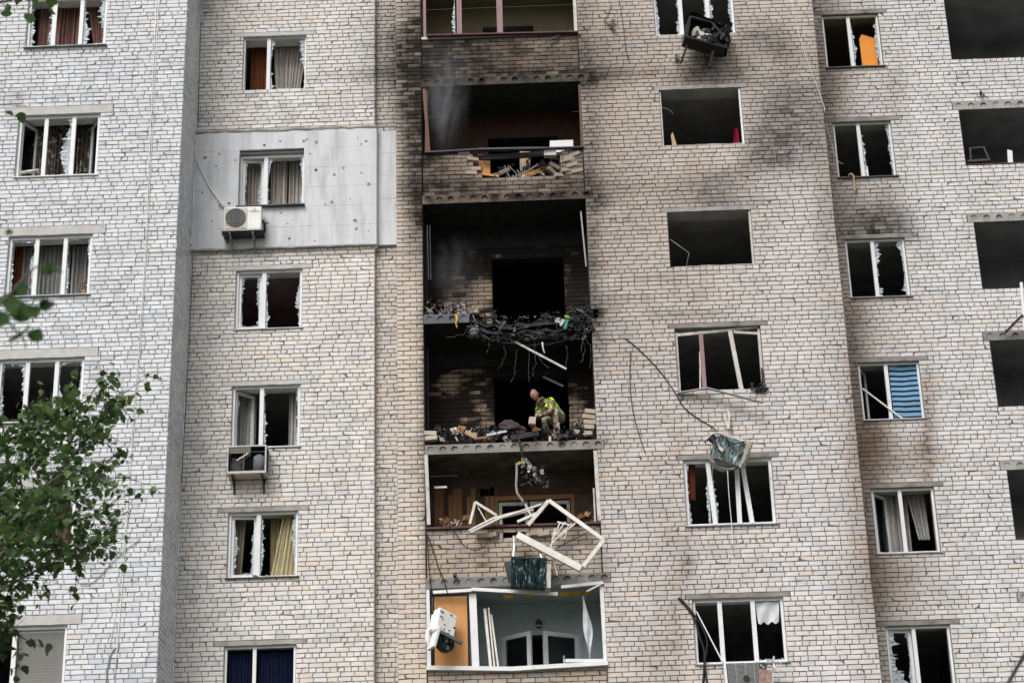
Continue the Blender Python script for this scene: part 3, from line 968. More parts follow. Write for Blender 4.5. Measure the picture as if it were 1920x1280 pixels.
def curtain(label, x0, x1, zt, zb, Y, m_, folds=8, amp=.035, bx=None, mid=None, seed=0, sway=0.0, group=None, name='curtain'):
    """hanging cloth: top edge x0..x1, bottom edge bx, optional gathered middle (t, xa, xb)"""
    rs = random.Random(seed)
    bx = bx or (x0, x1)
    ph = [rs.uniform(0, 6.3) for _ in range(4)]

    def fn(u, v):
        t = v
        a, b = x0 + (bx[0] - x0) * t, x1 + (bx[1] - x1) * t
        if mid:
            tm, ma, mb_ = mid
            k = (t / tm if t < tm else (1 - t) / (1 - tm)); k = k * k * (3 - 2 * k)
            a += (ma - a) * k; b += (mb_ - b) * k
        w = 2 * math.pi * folds * u + ph[0] + .5 * math.sin(6 * u + ph[1])
        yy = amp * math.sin(w) + .4 * amp * math.sin(2.3 * w + ph[2]) + sway * t * t
        xx = a + (b - a) * u + .3 * amp * math.sin(w * 1.7 + ph[3])
        return (xx, Y + yy, zt + (zb - zt) * t + .012 * math.sin(3 * w) * t)
    m = MB(); m.sheet(fn, folds * 7, 12)
    o = m.build(name, m_, smooth=True)
    tag(o, label, 'curtain', group)
    return o


BROWN_CL = cloth_material('brown_curtain_cloth', (.30, .17, .14), .2)
RUST_CL = cloth_material('rust_curtain_cloth', (.17, .060, .025), .15)
TULLE = cloth_material('pale_tulle', (.56, .52, .47), .35)
GREY_CL = cloth_material('grey_curtain_cloth', (.36, .355, .36), .3)
PATT_CL = cloth_material('patterned_curtain_cloth', (.075, .065, .06), .2, col2=(.38, .35, .30), s2=9, mix2=(.56, .58))
CREAM_CL = cloth_material('cream_curtain_cloth', (.52, .47, .36), .3)
WHITE_CL = cloth_material('white_curtain_cloth', (.55, .55, .52), .35)
GOLD_CL = cloth_material('pale_gold_curtain_cloth', (.55, .49, .30), .3)
NAVY_CL = cloth_material('navy_curtain_cloth', (.007, .011, .032), .1)
LACE_CL = cloth_material('lace_curtain_cloth', (.52, .50, .49), .4, col2=(.62, .60, .58), s2=14, mix2=(.54, .57))
ORANGE_CL = cloth_material('orange_curtain_cloth', (.20, .060, .035), .2)
PINK_CL = cloth_material('crimson_cloth', (.32, .015, .06), .2)

CONC_PALE = mat('pale_concrete', (.48, .475, .46), .9, .12, 6, .4, 30, col2=(.32, .31, .30), mix2=(.55, .8), s2=3)
CONC_STAIN = mat('stained_concrete', (.27, .255, .235), .9, .2, 6, .5, 30, col2=(.09, .08, .07), mix2=(.45, .72), s2=3)
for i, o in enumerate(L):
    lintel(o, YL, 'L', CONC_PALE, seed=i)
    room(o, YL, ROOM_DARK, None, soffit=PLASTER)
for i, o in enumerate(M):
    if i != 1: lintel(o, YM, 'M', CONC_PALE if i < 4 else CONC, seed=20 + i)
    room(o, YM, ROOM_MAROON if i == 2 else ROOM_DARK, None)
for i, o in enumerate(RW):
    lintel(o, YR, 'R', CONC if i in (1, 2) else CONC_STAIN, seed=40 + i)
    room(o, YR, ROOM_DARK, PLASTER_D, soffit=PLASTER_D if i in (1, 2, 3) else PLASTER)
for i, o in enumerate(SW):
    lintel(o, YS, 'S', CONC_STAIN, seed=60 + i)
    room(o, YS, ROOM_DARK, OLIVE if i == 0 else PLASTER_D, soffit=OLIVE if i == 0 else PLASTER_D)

YC = lambda Y: Y + WT + .03      # curtains hang just inside the wall

# left bay, three-light windows
T3 = (.335, .675)
window(L[0], YL, T3, shards=[(0, 'LR', .10), (2, 'LR', .11), (2, 'B', .05)], seed=1, sill_out=.07)
window(L[1], YL, T3, sashes=[(0, 'L', 62, 'pane'), (2, 'R', 58, 'pane')], shards=[(1, 'R', .16), (1, 'B', .03)], seed=2, sill=PVC, sill_out=.04)
window(L[2], YL, T3, shards=[(0, 'LRT', .06), (2, 'LRT', .045)], seed=3)
window(L[3], YL, T3, shards=[(0, 'LRT', .07), (2, 'LRT', .09)], seed=4)
window(L[4], YL, T3, shards=[(2, 'R', .05)], seed=5)
window(L[5], YL, (.42,), shards=[], seed=6)
x0, x1, zb, zt = L[0]
curtain('dusty brown curtain in the topmost window of the grey-white bay, first light', x0 + .1, x0 + .62, zt, zb - .3, YC(YL), BROWN_CL, 5, seed=1)
curtain('brown curtain hanging straight in the middle light of the topmost bay window', x0 + .6, x0 + .98, zt, zb - .3, YC(YL) + .05, BROWN_CL, 5, seed=2)
curtain('brown curtain pulled aside like a fan in the topmost bay window', x1 - .55, x1 - .02, zt, zb - .1, YC(YL), BROWN_CL, 6, bx=(x1 - .30, x1 - .06), seed=3)
x0, x1, zb, zt = L[1]
for j, (a, b, s) in enumerate(((.12, .62, 'beside the first opened casement'), (.62, 1.12, 'in the middle light'), (1.15, 1.6, 'beside the last opened casement'))):
    curtain('dark curtain with pale scroll pattern ' + s, x0 + a, x0 + b, zt, zb - .3, YC(YL) + .03, PATT_CL, 6, seed=5 + j)
x0, x1, zb, zt = L[2]
curtain('dark red curtain at the edge of the bay window with the dried plant', x0 + .02, x0 + .20, zt, zb - .3, YC(YL) + .02, ORANGE_CL, 3, seed=9)
for j, (a, b, s) in enumerate(((.16, .62, 'in the first light'), (.62, 1.15, 'in the middle light'), (1.18, 1.72, 'behind the dried plant'))):
    curtain('grey voile curtain ' + s + ' of the third bay window down', x0 + a, x0 + b, zt, zb - .3, YC(YL) + .06, GREY_CL, 6, seed=11 + j)
x0, x1, zb, zt = L[4]
curtain('brown striped curtain swept sideways, half hidden by the tree', x1 - .62, x1 - .05, zt, zb + .0, YC(YL), BROWN_CL, 7, bx=(x1 - .40, x1 - .02), seed=15)
curtain('pale curtain hanging behind the tree leaves', x0 + .1, x0 + .9, zt, zb - .1, YC(YL), TULLE, 7, seed=16)
# blind in the lowest bay window
x0, x1, zb, zt = L[5]
bl = empty('venetian_blind', (x1 - .5, YL + .17, zb))
tag(bl, 'white slatted blind in the lowest window of the bay', 'blind')
m = MB(); m.box(-.46, .44, -.02, .02, zt - zb - .11, zt - zb - .07); m.build_local('head_rail', PVC, bl)
proto = None
for k in range(22):
    if proto is None:
        m = MB(); m.box(-.45, .43, -.030, .030, -.001, .001, 0, Matrix.Rotation(R(-40), 4, 'X')); s = m.build_local('slat', WHITE, bl); proto = s
    else:
        s = proto.copy(); COL.objects.link(s)
    s.location = (0, 0, zt - zb - .14 - k * .055)

# middle wall, two-light windows
T2 = (.42,)
window(M[0], YM, (.40,), fw=.03, mw=.08, shards=[(1, 'LR', .075), (1, 'B', .03)], sill=None, seed=11)
window(M[1], YM, (.40,), fw=.045, mw=.09, setback=.10, sashes=[(0, 'L', 9, 'shard')], shards=[(1, 'LR', .05)], sill=SILL_DARK, sill_out=.16, seed=12, top_gap=.05)
window(M[2], YM, T2, fw=.045, mw=.09, sashes=[(0, 'L', 3, 'shard')], shards=[(1, 'LR', .06)], seed=13, sill_out=.03)
window(M[3], YM, (.43,), fw=.045, mw=.085, sashes=[(0, 'L', 48, 'shard')], shards=[(1, 'LR', .055)], seed=14, sill_out=.03)
window(M[4], YM, (.43,), fw=.045, mw=.085, sashes=[(0, 'L', 5, 'shard')], shards=[(1, 'LR', .06)], seed=15, sill=SILL_DARK, sill_out=.05)
window(M[5], YM, (.42,), fw=.045, mw=.07, seed=16)
x0, x1, zb, zt = M[0]
curtain('rust-brown striped curtain in the upper window above the grey cladding', x0 + .1, x0 + .56, zt - .0, zb - .2, YC(YM), RUST_CL, 9, amp=.025, seed=21)
curtain('pale tulle drawn diagonally in the upper window above the grey cladding', x0 + .62, x1 - .04, zt, zb - .02, YC(YM), TULLE, 9, amp=.03, bx=(x0 + .70, x1 - .22), seed=22)
x0, x1, zb, zt = M[1]
curtain('beige curtain behind the tilted sash in the grey clad wall', x0 + .08, x0 + .55, zt, zb - .2, YC(YM), TULLE, 6, seed=23)
curtain('beige curtain beside the broken pane in the grey clad wall', x0 + .62, x0 + .98, zt, zb - .2, YC(YM), TULLE, 5, seed=24)
curtain('beige curtain edge at the far side of the clad window', x0 + 1.02, x1 - .02, zt, zb - .2, YC(YM) + .03, TULLE, 5, seed=25)
x0, x1, zb, zt = M[3]
curtain('white curtain behind the casement opened inward above the wrecked air conditioner', x0 + .02, x0 + .42, zt, zb - .2, YC(YM) + .1, WHITE_CL, 5, seed=26)
curtain('white curtain pushed to the edge of the dark pane above the wrecked air conditioner', x1 - .30, x1 - .02, zt, zb - .2, YC(YM), WHITE_CL, 4, seed=27)
x0, x1, zb, zt = M[4]
curtain('cream curtain behind the cracked sash, over the lowest blue-curtained window', x0 + .05, x0 + .28, zt, zb - .2, YC(YM), CREAM_CL, 3, bx=(x0 + .05, x0 + .2), seed=28)
curtain('gold-beige curtain hanging straight in the broken pane', x0 + .78, x1 - .18, zt, zb - .1, YC(YM) + .04, GOLD_CL, 6, bx=(x0 + .80, x1 - .42), seed=29)
curtain('pale gold curtain blown out towards the dark sill', x1 - .34, x1 - .02, zt - .05, zb + .02, YC(YM) - .22, GOLD_CL, 5, amp=.03, bx=(x0 + .86, x1 - .08), sway=-.12, seed=30)
m = MB()
m.sheet(lambda u, v: (x0 + .52 + .30 * u, YM - .07 + .10 * v - .02 * math.sin(7 * u), zb + .02 + .035 * math.sin(5 * u + 3 * v) - .055 * (1 - v) * (1 - abs(2 * u - 1)) - .0), 10, 6)
tag(m.build('curtain', GOLD_CL, smooth=True), 'torn end of the pale gold curtain lying over the dark sill', 'curtain')
x0, x1, zb, zt = M[5]
curtain('navy blue curtain in the narrow light of the lowest clad-wall window', x0 + .05, x0 + .58, zt - .1, zb, YC(YM) - .3, NAVY_CL, 8, amp=.02, seed=31)
curtain('navy blue curtain in the wide light of the lowest window', x0 + .64, x1 - .05, zt - .1, zb, YC(YM) - .3, NAVY_CL, 12, amp=.02, seed=32)

# right-hand block, wide windows
window(RW[0], YR, T3, fw=.04, shards=[(0, 'LR', .07), (1, 'R', .05), (2, 'LR', .06)], sill=None, seed=21)
for k in (1, 2):     # frames blown out: only strips of the frame remain
    xl, xr, zb, zt = RW[k]
    m = MB(); m.box(xr - .045, xr - .004, YR + .03, YR + .10, zb + .01, zt - .02)
    if k == 1: m.box(xl + .004, xl + .03, YR + .05, YR + .10, zb + .01, zt - .02)
    w = m.build('window', PVC if k == 1 else PVC_DIRTY, building)
    m = MB(); rough_box(m, xl + .02, xr - .05, YR + .005, YR + .12, zb - .004, zb + .022, amp=.008, seed=k); s = m.build('sill', CONC, None); s.parent = w
xl, xr, zb, zt = RW[3]
m = MB(); m.box(xl + .004, xl + .05, YR + .06, YR + .12, zb, zt - .07); m.box(xr - .06, xr - .01, YR + .06, YR + .12, zb + .02, zt - .05)
m.bar((xl + .05, YR + .09, zt - .12), (xl + .95, YR + .09, zt - .06), .06, .06); m.bar((xl + .95, YR + .09, zt - .06), (xr - .05, YR + .09, zt + .0), .05, .06)
m.bar((xl + 1.2, YR + .08, zt - .10), (xr - .06, YR + .10, zt - .14), .05, .05)
w = m.build('window', PVC_DIRTY, building)
m = MB(); m.bar((xl + .53, YR + .07, zb + .02), (xl + .53, YR + .08, zt - .10), .085, .06); s = m.build('mullion', PINKWOOD); s.parent = w
m = MB(); m.bar((xl + .44, YR + .05, zb + .02), (xl + .49, YR + .08, zt - .5), .03, .04); s = m.build('mullion', PVC_DIRTY); s.parent = w
m = MB(); m.bar((xl + 1.27, YR + .07, zb + .0), (xl + 1.13, YR + .08, zt - .07), .085, .06); s = m.build('mullion', PVC_DIRTY); s.parent = w
bent = MB()
pa, pb, pc = pix(1270, 736, YR - .06), pix(1326, 727, YR - .16), pix(1430, 754, YR - .30)
for a, b in ((pa, pb), (pb, pc)):
    bent.add([a + Vector((0, -.05, 0)), b + Vector((0, -.05, 0)), b + Vector((0, .06, .015)), a + Vector((0, .06, .015)), a + Vector((0, -.05, -.022)), b + Vector((0, -.05, -.022)), b + Vector((0, .06, -.007)), a + Vector((0, .06, -.007))],
             [(0, 1, 2, 3), (7, 6, 5, 4), (0, 4, 5, 1), (2, 6, 7, 3), (1, 5, 6, 2), (0, 3, 7, 4)])
tag(bent.build('sill_strip', SILL_M), 'bent metal sill strip hanging from the window with two crooked posts', 'sill strip')
m = MB()
rs = random.Random(5)
for k in range(14):
    c = pix(1418 + rs.uniform(-8, 18), 727 + rs.uniform(-9, 5), YR - .05)
    m.bbox(c, (rs.uniform(.03, .16), rs.uniform(.02, .06), rs.uniform(.02, .06)), (rs.uniform(-1, 1), rs.uniform(-.8, .8), rs.uniform(-1, 1)))
m.tube([pix(1428, 690, YR - .01), pix(1430, 705, YR - .03), pix(1429, 722, YR - .04), pix(1432, 733, YR - .05)], .02)
tag(m.build('charred_scrap', CHAR), 'charred scrap melted onto the corner of the window with crooked posts', 'debris')
window(RW[4], YR, (.30, .60, .70), fw=.055, mw=.09, frame=PVC, shards=[(0, 'LR', .05), (1, 'L', .05)], seed=25, lean=(R(-3), R(1), R(-5)), sill_out=.04)
window(RW[5], YR, (.30, .665), fw=.05, mw=.085, frame=PVC, seed=26, shards=[(2, 'B', .05)], sill_out=.03)
x0, x1, zb, zt = RW[4]
curtain('orange-red curtain rag in the window under the hanging air conditioner', x0 + .08, x0 + .26, zt, zb + .62, YC(YR) - .25, ORANGE_CL, 3, bx=(x0 + .10, x0 + .22), seed=41)
x0, x1, zb, zt = RW[5]
m = MB(); m.sheet(lambda u, v: (x1 - .53 + .46 * u + .03 * (u - .5) * -2 * v, YR + .11 + .02 * math.sin(9 * u + 4 * v), zt - .07 - (.42 + .03 * math.sin(17 * u)) * v), 10, 8)
tag(m.build('plastic_sheet', PLASTIC_SHEET, smooth=True), 'torn clear plastic sheet hanging from the top of a window light', 'plastic sheet')
m = MB(); m.bar((x0 + .07, YR + .06, zt - .22), (x0 + .50, YR + .05, zb + .06), .022, .022)
tag(m.build('white_rod', PVC), 'thin white rod fallen across the first light of the lowest wide window', 'rod')
# things standing in the bare opening
m = MB(); m.prism([(0, 0), (.12, 0), (.07, .22), (.01, .48), (-.03, .40)], 0, .03)
o = m.build('split_board', WOOD_PALE); o.location = (*pix(1262, 276, YR + .25).xy, RW[1][2]); tag(o, 'splintered pale board leaning in the bare window opening', 'board')
x0, x1, zb, zt = RW[1]
curtain('crimson cloth hanging at the edge of the bare window opening', x1 - .16, x1 - .10, zb + .55, zb + .01, YR + .34, PINK_CL, 3, amp=.02, bx=(x1 - .24, x1 - .06), seed=43)

# narrow windows of the recessed right-hand section
window(SW[0], YS, (.47,), fw=.04, mw=.075, shards=[(1, 'LR', .06)], sill=SILL_DARK, seed=31)
window(SW[1], YS, (.44,), fw=.035, mw=.075, shards=[(1, 'LR', .06)], sill=SILL_DARK, seed=32)
window(SW[2], YS, (.46,), fw=.04, mw=.075, shards=[(1, 'LR', .10)], sill=SILL_M, seed=33)
window(SW[3], YS, (.46,), fw=.04, mw=.075, sashes=[(0, 'L', 66, 'pane')], seed=34, sill_out=.03)
window(SW[4], YS, (.46,), fw=.045, mw=.075, sashes=[(0, 'L', 48, 'pane')], seed=35, sill_out=.03)
window(SW[5], YS, (.44,), fw=.045, mw=.075, sashes=[(0, 'L', 4, 'shard')], shards=[(0, 'LB', .22)], seed=36, sill_out=.03)
x0, x1, zb, zt = SW[0]
m = MB(); m.prism([(0, 0), (.36, 0), (.36, 1.0), (.06, 1.12), (0, 1.0)], 0, .04)
o = m.build('orange_door', mat('orange_paint', (.72, .27, .03), .6, .06, 3)); o.location = (x1 - .42, YS + .30, zb - .10); tag(o, 'bright orange door leaf standing inside the top narrow window', 'door leaf')
x0, x1, zb, zt = SW[1]
m = MB(); m.tube([(x0 + .22, YS - .05, zb + .03), (x0 + .27, YS - .09, zb + .045), (x0 + .31, YS - .10, zb - .02), (x0 + .31, YS - .09, zb - .38)], .022)
tag(m.build('hooked_stick', WOOD_PALE), 'yellowish hooked stick hanging over a narrow window sill', 'stick')
m = MB(); m.box(x0 + .60, x0 + .68, YS + .12, YS + .16, zb + .03, zb + .33, 0, None)
tag(m.build('white_board', PVC), 'short white board propped against the mullion above the hooked stick', 'board')
x0, x1, zb, zt = SW[3]
sb = empty('striped_blind', (x0 + .95, YS + .12, zb)); tag(sb, 'blue blind with black stripes filling half a narrow window', 'blind')
BLUE_CL = cloth_material('blue_blind_cloth', (.20, .40, .62), .2); BLACK_CL = cloth_material('black_blind_cloth', (.02, .022, .03), .1)
wv = lambda u: -.012 * math.sin(3.14 * u) + .003 * math.sin(11 * u)
H = zt - zb - .10
for k in range(19):
    m = MB(); a = (k // 2 + (.60 if k % 2 else 0)) / 9.60; b = (k // 2 + (1.0 if k % 2 else .60)) / 9.60
    m.sheet(lambda u, v: (-.30 + .60 * u, .02 * math.sin(5 * (a + (b - a) * v) + 2 * u), H + .03 - H * .93 * (a + (b - a) * v) + wv(u)), 10, 2)
    m.build_local('stripe', BLACK_CL if k % 2 else BLUE_CL, sb, True)
m = MB(); m.tube([(-.30, 0, .10), (.31, 0, .115)], .018); m.build_local('bottom_bar', BLUE_CL, sb)
m = MB(); m.bar((x0 + .05, YS + .05, zb + .72), (x0 + .80, YS + .04, zb + .02), .028, .028)
tag(m.build('white_rod', PVC), 'long white rod slanting across the window with the striped blind', 'rod')
x0, x1, zb, zt = SW[4]
curtain('lace curtain in the narrow window, first light', x0 + .05, x0 + .50, zt, zb - .1, YC(YS), LACE_CL, 7, seed=51)
curtain('lace curtain bunched behind the mullion', x0 + .48, x0 + .80, zt, zb - .1, YC(YS) + .05, LACE_CL, 5, seed=52)
curtain('torn lace curtain ending halfway down the second light', x0 + .80, x1 - .12, zt, zb + .42, YC(YS), LACE_CL, 5, bx=(x0 + .95, x1 - .10), seed=53)

# ------------------------------------------------------------------ grey insulation boards over the middle wall
YI = YM - .055
ins = MB()
ins.box(-7.383, -3.41, YI + .012, YM + .05, PAN_Z0, PAN_Z1)
ox0, ox1, oz0, oz1 = M[1][0] - .02, M[1][1] + .02, M[1][2] - .02, M[1][3] + .04
ins = MB()
BX0, BX1 = -7.37, -3.405
for (a, b, c, d) in ((BX0, ox0, PAN_Z0, PAN_Z1), (ox1, BX1, PAN_Z0, PAN_Z1), (ox0, ox1, PAN_Z0, oz0), (ox0, ox1, oz1, PAN_Z1)):
    ins.box(a, b, YI + .006, YM + .03, c, d)
insul = ins.build('insulation', INSUL, building)
ins_rs = random.Random(3)


def board(a, b, c, d, Y=YI, th=.012):
    m = MB(); e = .0022
    q = ins_rs.uniform(-.0025, .0025)
    m.box(a + e, b - e, Y + q, Y + th, c + e, d - e)
    o = m.build('board', INSUL); o.parent = insul


nrow = 6
for r_ in range(nrow):
    c, d = PAN_Z0 + (PAN_Z1 - PAN_Z0) * r_ / nrow, PAN_Z0 + (PAN_Z1 - PAN_Z0) * (r_ + 1) / nrow
    cuts = [BX0]; x = BX0 + (.55 if r_ % 2 else 1.0)
    while x < BX1 - .2: cuts.append(x); x += 1.0
    cuts.append(BX1)
    for a, b in zip(cuts[:-1], cuts[1:]):
        # cut round the window
        if d <= oz0 or c >= oz1 or b <= ox0 or a >= ox1: board(a, b, c, d); continue
        if a < ox0: board(a, ox0, c, d)
        if b > ox1: board(ox1, b, c, d)
        aa, bb = max(a, ox0), min(b, ox1)
        if c < oz0: board(aa, bb, c, oz0)
        if d > oz1: board(aa, bb, oz1, d)
# the boards on the narrow strip and the return between them
m = MB(); m.box(-3.4, -2.75, YST - .05, YST + .05, PAN_Z0 + .04, PAN_Z1 - .03); s = m.build('return_panel', INSUL); s.parent = insul
for r_ in range(5):
    c, d = PAN_Z0 + .04 + (PAN_Z1 - PAN_Z0 - .07) * r_ / 5, PAN_Z0 + .04 + (PAN_Z1 - PAN_Z0 - .07) * (r_ + 1) / 5
    board(-3.385, -2.76, c, d, YST - .062)
# broken dowels and rust marks
m = MB()
for k in range(58):
    x, z = ins_rs.uniform(BX0 + .1, BX1 - .1), ins_rs.uniform(PAN_Z0 + .1, PAN_Z1 - .1)
    if ox0 - .08 < x < ox1 + .08 and oz0 - .08 < z < oz1 + .08: continue
    r0 = ins_rs.uniform(.014, .052)
    poly = [(x + r0 * ins_rs.uniform(.5, 1.1) * math.cos(t), z + r0 * ins_rs.uniform(.5, 1.0) * math.sin(t)) for t in [2 * math.pi * i / 9 for i in range(9)]]
    m.prism(poly, YI - .006, YI + .002, 0 if ins_rs.random() < .85 else 1)
s = m.build('dowel_marks', [RUSTY, METAL_D]); s.parent = insul; tag(s, kind='stuff')
m = MB(); rough_box(m, BX0 - .01, BX1 + .02, YI - .012, YM + .02, PAN_Z1 - .015, PAN_Z1 + .035, .15, .014, seed=4); s = m.build('top_edge', CONC_STAIN); s.parent = insul
m = MB(); rough_box(m, BX0 - .01, BX1 + .02, YI - .015, YM + .02, PAN_Z0 - .03, PAN_Z0 + .006, .15, .009, seed=5); s = m.build('bottom_edge', CONC); s.parent = insul
m = MB(); m.box(ox0 - .03, ox0 + .018, YI - .01, YI + .06, oz0, oz1 + .02); m.box(ox1 - .018, ox1 + .02, YI - .008, YI + .06, oz0, oz1 + .02); m.box(ox0 + .018, ox1 - .018, YI - .009, YI + .06, oz1 - .016, oz1 + .02)
s = m.build('window_trim', INSUL); s.parent = insul

# ------------------------------------------------------------------ balcony slabs with hollow cores
def slab(x0, x1, zc, n, Y, m_, depth=1.3, parent=building, h=SLAB_T, name='floor_slab', r_=.068, M=None, under=None, fill=.016):
    m = MB(); w = (x1 - x0) / n; z0, z1 = zc - h / 2, zc + h / 2; K = 16
    for c in range(n):
        cx = x0 + (c + .5) * w; a, b = w / 2, h / 2
        sq, ci = [], []
        for k in range(K):
            an = 2 * math.pi * (k + .5) / K; dx, dz = math.cos(an), math.sin(an)
            t = min(a / abs(dx) if abs(dx) > 1e-6 else 1e9, b / abs(dz) if abs(dz) > 1e-6 else 1e9)
            sq.append((cx + dx * t, Y, zc + dz * t)); ci.append((cx + dx * r_, Y, zc + dz * r_))
        # snap the square's corners
        for qx in (-1, 1):
            for qz in (-1, 1):
                best = min(range(K), key=lambda k: (sq[k][0] - cx - qx * a) ** 2 + (sq[k][2] - zc - qz * b) ** 2)
                sq[best] = (cx + qx * a, Y, zc + qz * b)
        dp = fill + .012 * ((c * 7) % 3)
        deep = [(p[0], Y + dp, p[2]) for p in ci]
        vs = sq + ci + deep
        fs = []
        for k in range(K):
            j = (k + 1) % K
            fs.append((k, j, K + j, K + k)); fs.append((K + k, K + j, 2 * K + j, 2 * K + k))
        fs.append(tuple(range(2 * K, 3 * K)))
        m.add(vs, fs, 0)
    y1 = Y + depth
    m.add([(x0, Y, z0), (x1, Y, z0), (x1, y1, z0), (x0, y1, z0), (x0, Y, z1), (x1, Y, z1), (x1, y1, z1), (x0, y1, z1)],
          [(0, 3, 2, 1)], 1)
    m.add([(x0, Y, z0), (x1, Y, z0), (x1, y1, z0), (x0, y1, z0), (x0, Y, z1), (x1, Y, z1), (x1, y1, z1), (x0, y1, z1)],
          [(4, 5, 6, 7), (1, 2, 6, 5), (0, 4, 7, 3), (2, 3, 7, 6)], 0)
    if M is not None: m.v = [tuple(M @ Vector(v)) for v in m.v]
    return m.build(name, [m_, under or m_], parent)


SLAB_SOOT = mat('smoke_stained_slab', (.12, .10, .085), .95, .3, 5, .5, 30, col2=(.018, .016, .016), mix2=(.30, .58), s2=1.6)
SLAB_BROWN = mat('brown_stained_slab', (.16, .125, .095), .95, .3, 5, .5, 30, col2=(.022, .019, .017), mix2=(.34, .60), s2=2.6)
CEIL_STAIN = mat('stained_ceiling', (.15, .135, .115), .95, .25, 3, .3, 20, col2=(.035, .03, .026), mix2=(.45, .68), s2=2.2)
SLAB_GREY = mat('grey_slab', (.21, .205, .20), .95, .2, 6, .5, 30, col2=(.10, .095, .09), mix2=(.5, .72), s2=3)
slab(GX0, GX1 + .14, SLABS_ALL[0], 15, YR - .004, CONC_STAIN, under=OLIVE)
slab(GX0, GX1 + .14, SLABS[0], 15, YR - .004, SLAB_SOOT, under=SOOT)
slab(GX0, GX1 + .14, SLABS[1], 15, YR - .004, SLAB_BROWN, under=SOOT)
XB = pix(880, 600, YR).x
slab(GX0, XB, SLABS[2], 4, YR - .004, CONC_BLUE, under=CONC_BLACK)
slab(GX0, GX1 + .14, SLABS[3], 15, YR - .004, CONC_STAIN, under=CEIL_STAIN)
slab(GX0, GX1 + .14, SLABS[4], 15, YR - .004, SLAB_GREY, under=PALEBLUE)
slab(GX0, GX1 + .14, SLABS[4] - FL, 15, YR - .004, SLAB_GREY)
for k, s in enumerate([OS[0] + FL] + OS):
    z = snap(s - .1, 0) + .0985
    slab(OX0 - .12, OX1 + .12, z, 14, YS - .004, CONC if k != 3 else SLAB_GREY, h=.195, depth=1.4, under=ROOM_DARK)
# rooms behind the far loggias
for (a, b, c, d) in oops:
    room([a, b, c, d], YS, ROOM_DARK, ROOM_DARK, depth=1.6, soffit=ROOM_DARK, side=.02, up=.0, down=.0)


def loggia_shell(zf, zc, mats, door=None, back=True, yb=YB, name='balcony_room'):
    """side walls, floor edge and back wall of one balcony between two slabs; door (x0, x1, ztop) leads into a dark room"""
    m = MB(); y0 = YR + .0141; z0, z1 = zf + .1, zc - .1
    m.add([(GX0, y0, z0), (GX0, yb, z0), (GX0, yb, z1), (GX0, y0, z1)], [(0, 1, 2, 3)], 0)
    m.add([(GX1, y0, z0), (GX1, yb, z0), (GX1, yb, z1), (GX1, y0, z1)], [(3, 2, 1, 0)], 0)
    if door:
        dx0, dx1, dz = door
        if back:
            m.add([(GX0, yb, z0), (dx0, yb, z0), (dx0, yb, z1), (GX0, yb, z1)], [(0, 1, 2, 3)], 1)
            m.add([(dx1, yb, z0), (GX1, yb, z0), (GX1, yb, z1), (dx1, yb, z1)], [(0, 1, 2, 3)], 1)
            m.add([(dx0, yb, dz), (dx1, yb, dz), (dx1, yb, z1), (dx0, yb, z1)], [(0, 1, 2, 3)], 1)
        ya, ye = yb + .02, yb + 3.2
        a, b = dx0 - .8, dx1 + .8
        for q in ([(a, ya, z0), (a, ye, z0), (a, ye, z1), (a, ya, z1)], [(b, ya, z0), (b, ye, z0), (b, ye, z1), (b, ya, z1)], [(a, ye, z0), (b, ye, z0), (b, ye, z1), (a, ye, z1)],
                  [(a, ya, z1), (b, ya, z1), (b, ye, z1), (a, ye, z1)], [(a, ya, z0), (b, ya, z0), (b, ye, z0), (a, ye, z0)]):
            m.add(q, [(0, 1, 2, 3)], 2)
        # reveal of the door
        for q in ([(dx0, yb, z0), (dx0, yb + .3, z0), (dx0, yb + .3, dz), (dx0, yb, dz)], [(dx1, yb, z0), (dx1, yb + .3, z0), (dx1, yb + .3, dz), (dx1, yb, dz)], [(dx0, yb, dz), (dx0, yb + .3, dz), (dx1, yb + .3, dz), (dx1, yb, dz)]):
            m.add(q, [(0, 1, 2, 3)], 2)
    elif back:
        m.add([(GX0, yb, z0), (GX1, yb, z0), (GX1, yb, z1), (GX0, yb, z1)], [(0, 1, 2, 3)], 1)
    return m.build(name, mats, building)


def dpx(x0, x1, yt, Y=YB): return (pix(x0, yt, Y).x, pix(x1, yt, Y).x, pix((x0 + x1) / 2, yt, Y).z)


loggia_shell(SLABS[0], SLABS_ALL[0], [OLIVE, OLIVE, ROOM_DARK], dpx(905, 1000, 50))
loggia_shell(SLABS[1], SLABS[0], [SOOT, mat('smoked_wood_wall', (.045, .022, .015), .8, .3, 4, stretch=(8, 8, .8)), SOOT], dpx(915, 1045, 258))
loggia_shell(SLABS[2], SLABS[1], [SOOT, SOOT, SOOT], (BACK[3][1][0], BACK[3][1][1], BACK[3][1][3]), back=False)
loggia_shell(SLABS[3], SLABS[2], [SOOT, SOOT, SOOT], (BACK[4][1][0], BACK[4][1][1], BACK[4][1][3]), back=False)
loggia_shell(SLABS[4], SLABS[3], [CEIL_STAIN, mat('panel_backing', (.10, .075, .055), .9, .3, 4), ROOM_DARK], dpx(933, 1070, 937))
loggia_shell(SLABS[4] - FL, SLABS[4], [PALEBLUE, PALEBLUE, ROOM_DARK], dpx(940, 1085, 1190))
# soot-covered plaster left high on the gutted walls
for gi in (3, 4):
    zf, zc = (SLABS[2], SLABS[1]) if gi == 3 else (SLABS[3], SLABS[2])
    m = MB(); m.box(GX0 + .002, GX1 - .002, YB - .015, YB - .004, zc - .55, zc - .102)
    s = m.build('plaster_patch', SOOT); s.parent = BACK[gi][0].obj

# ------------------------------------------------------------------ balcony glazing, rails and what is left of them
def P(px, py, Y=YR): return pix(px, py, Y)


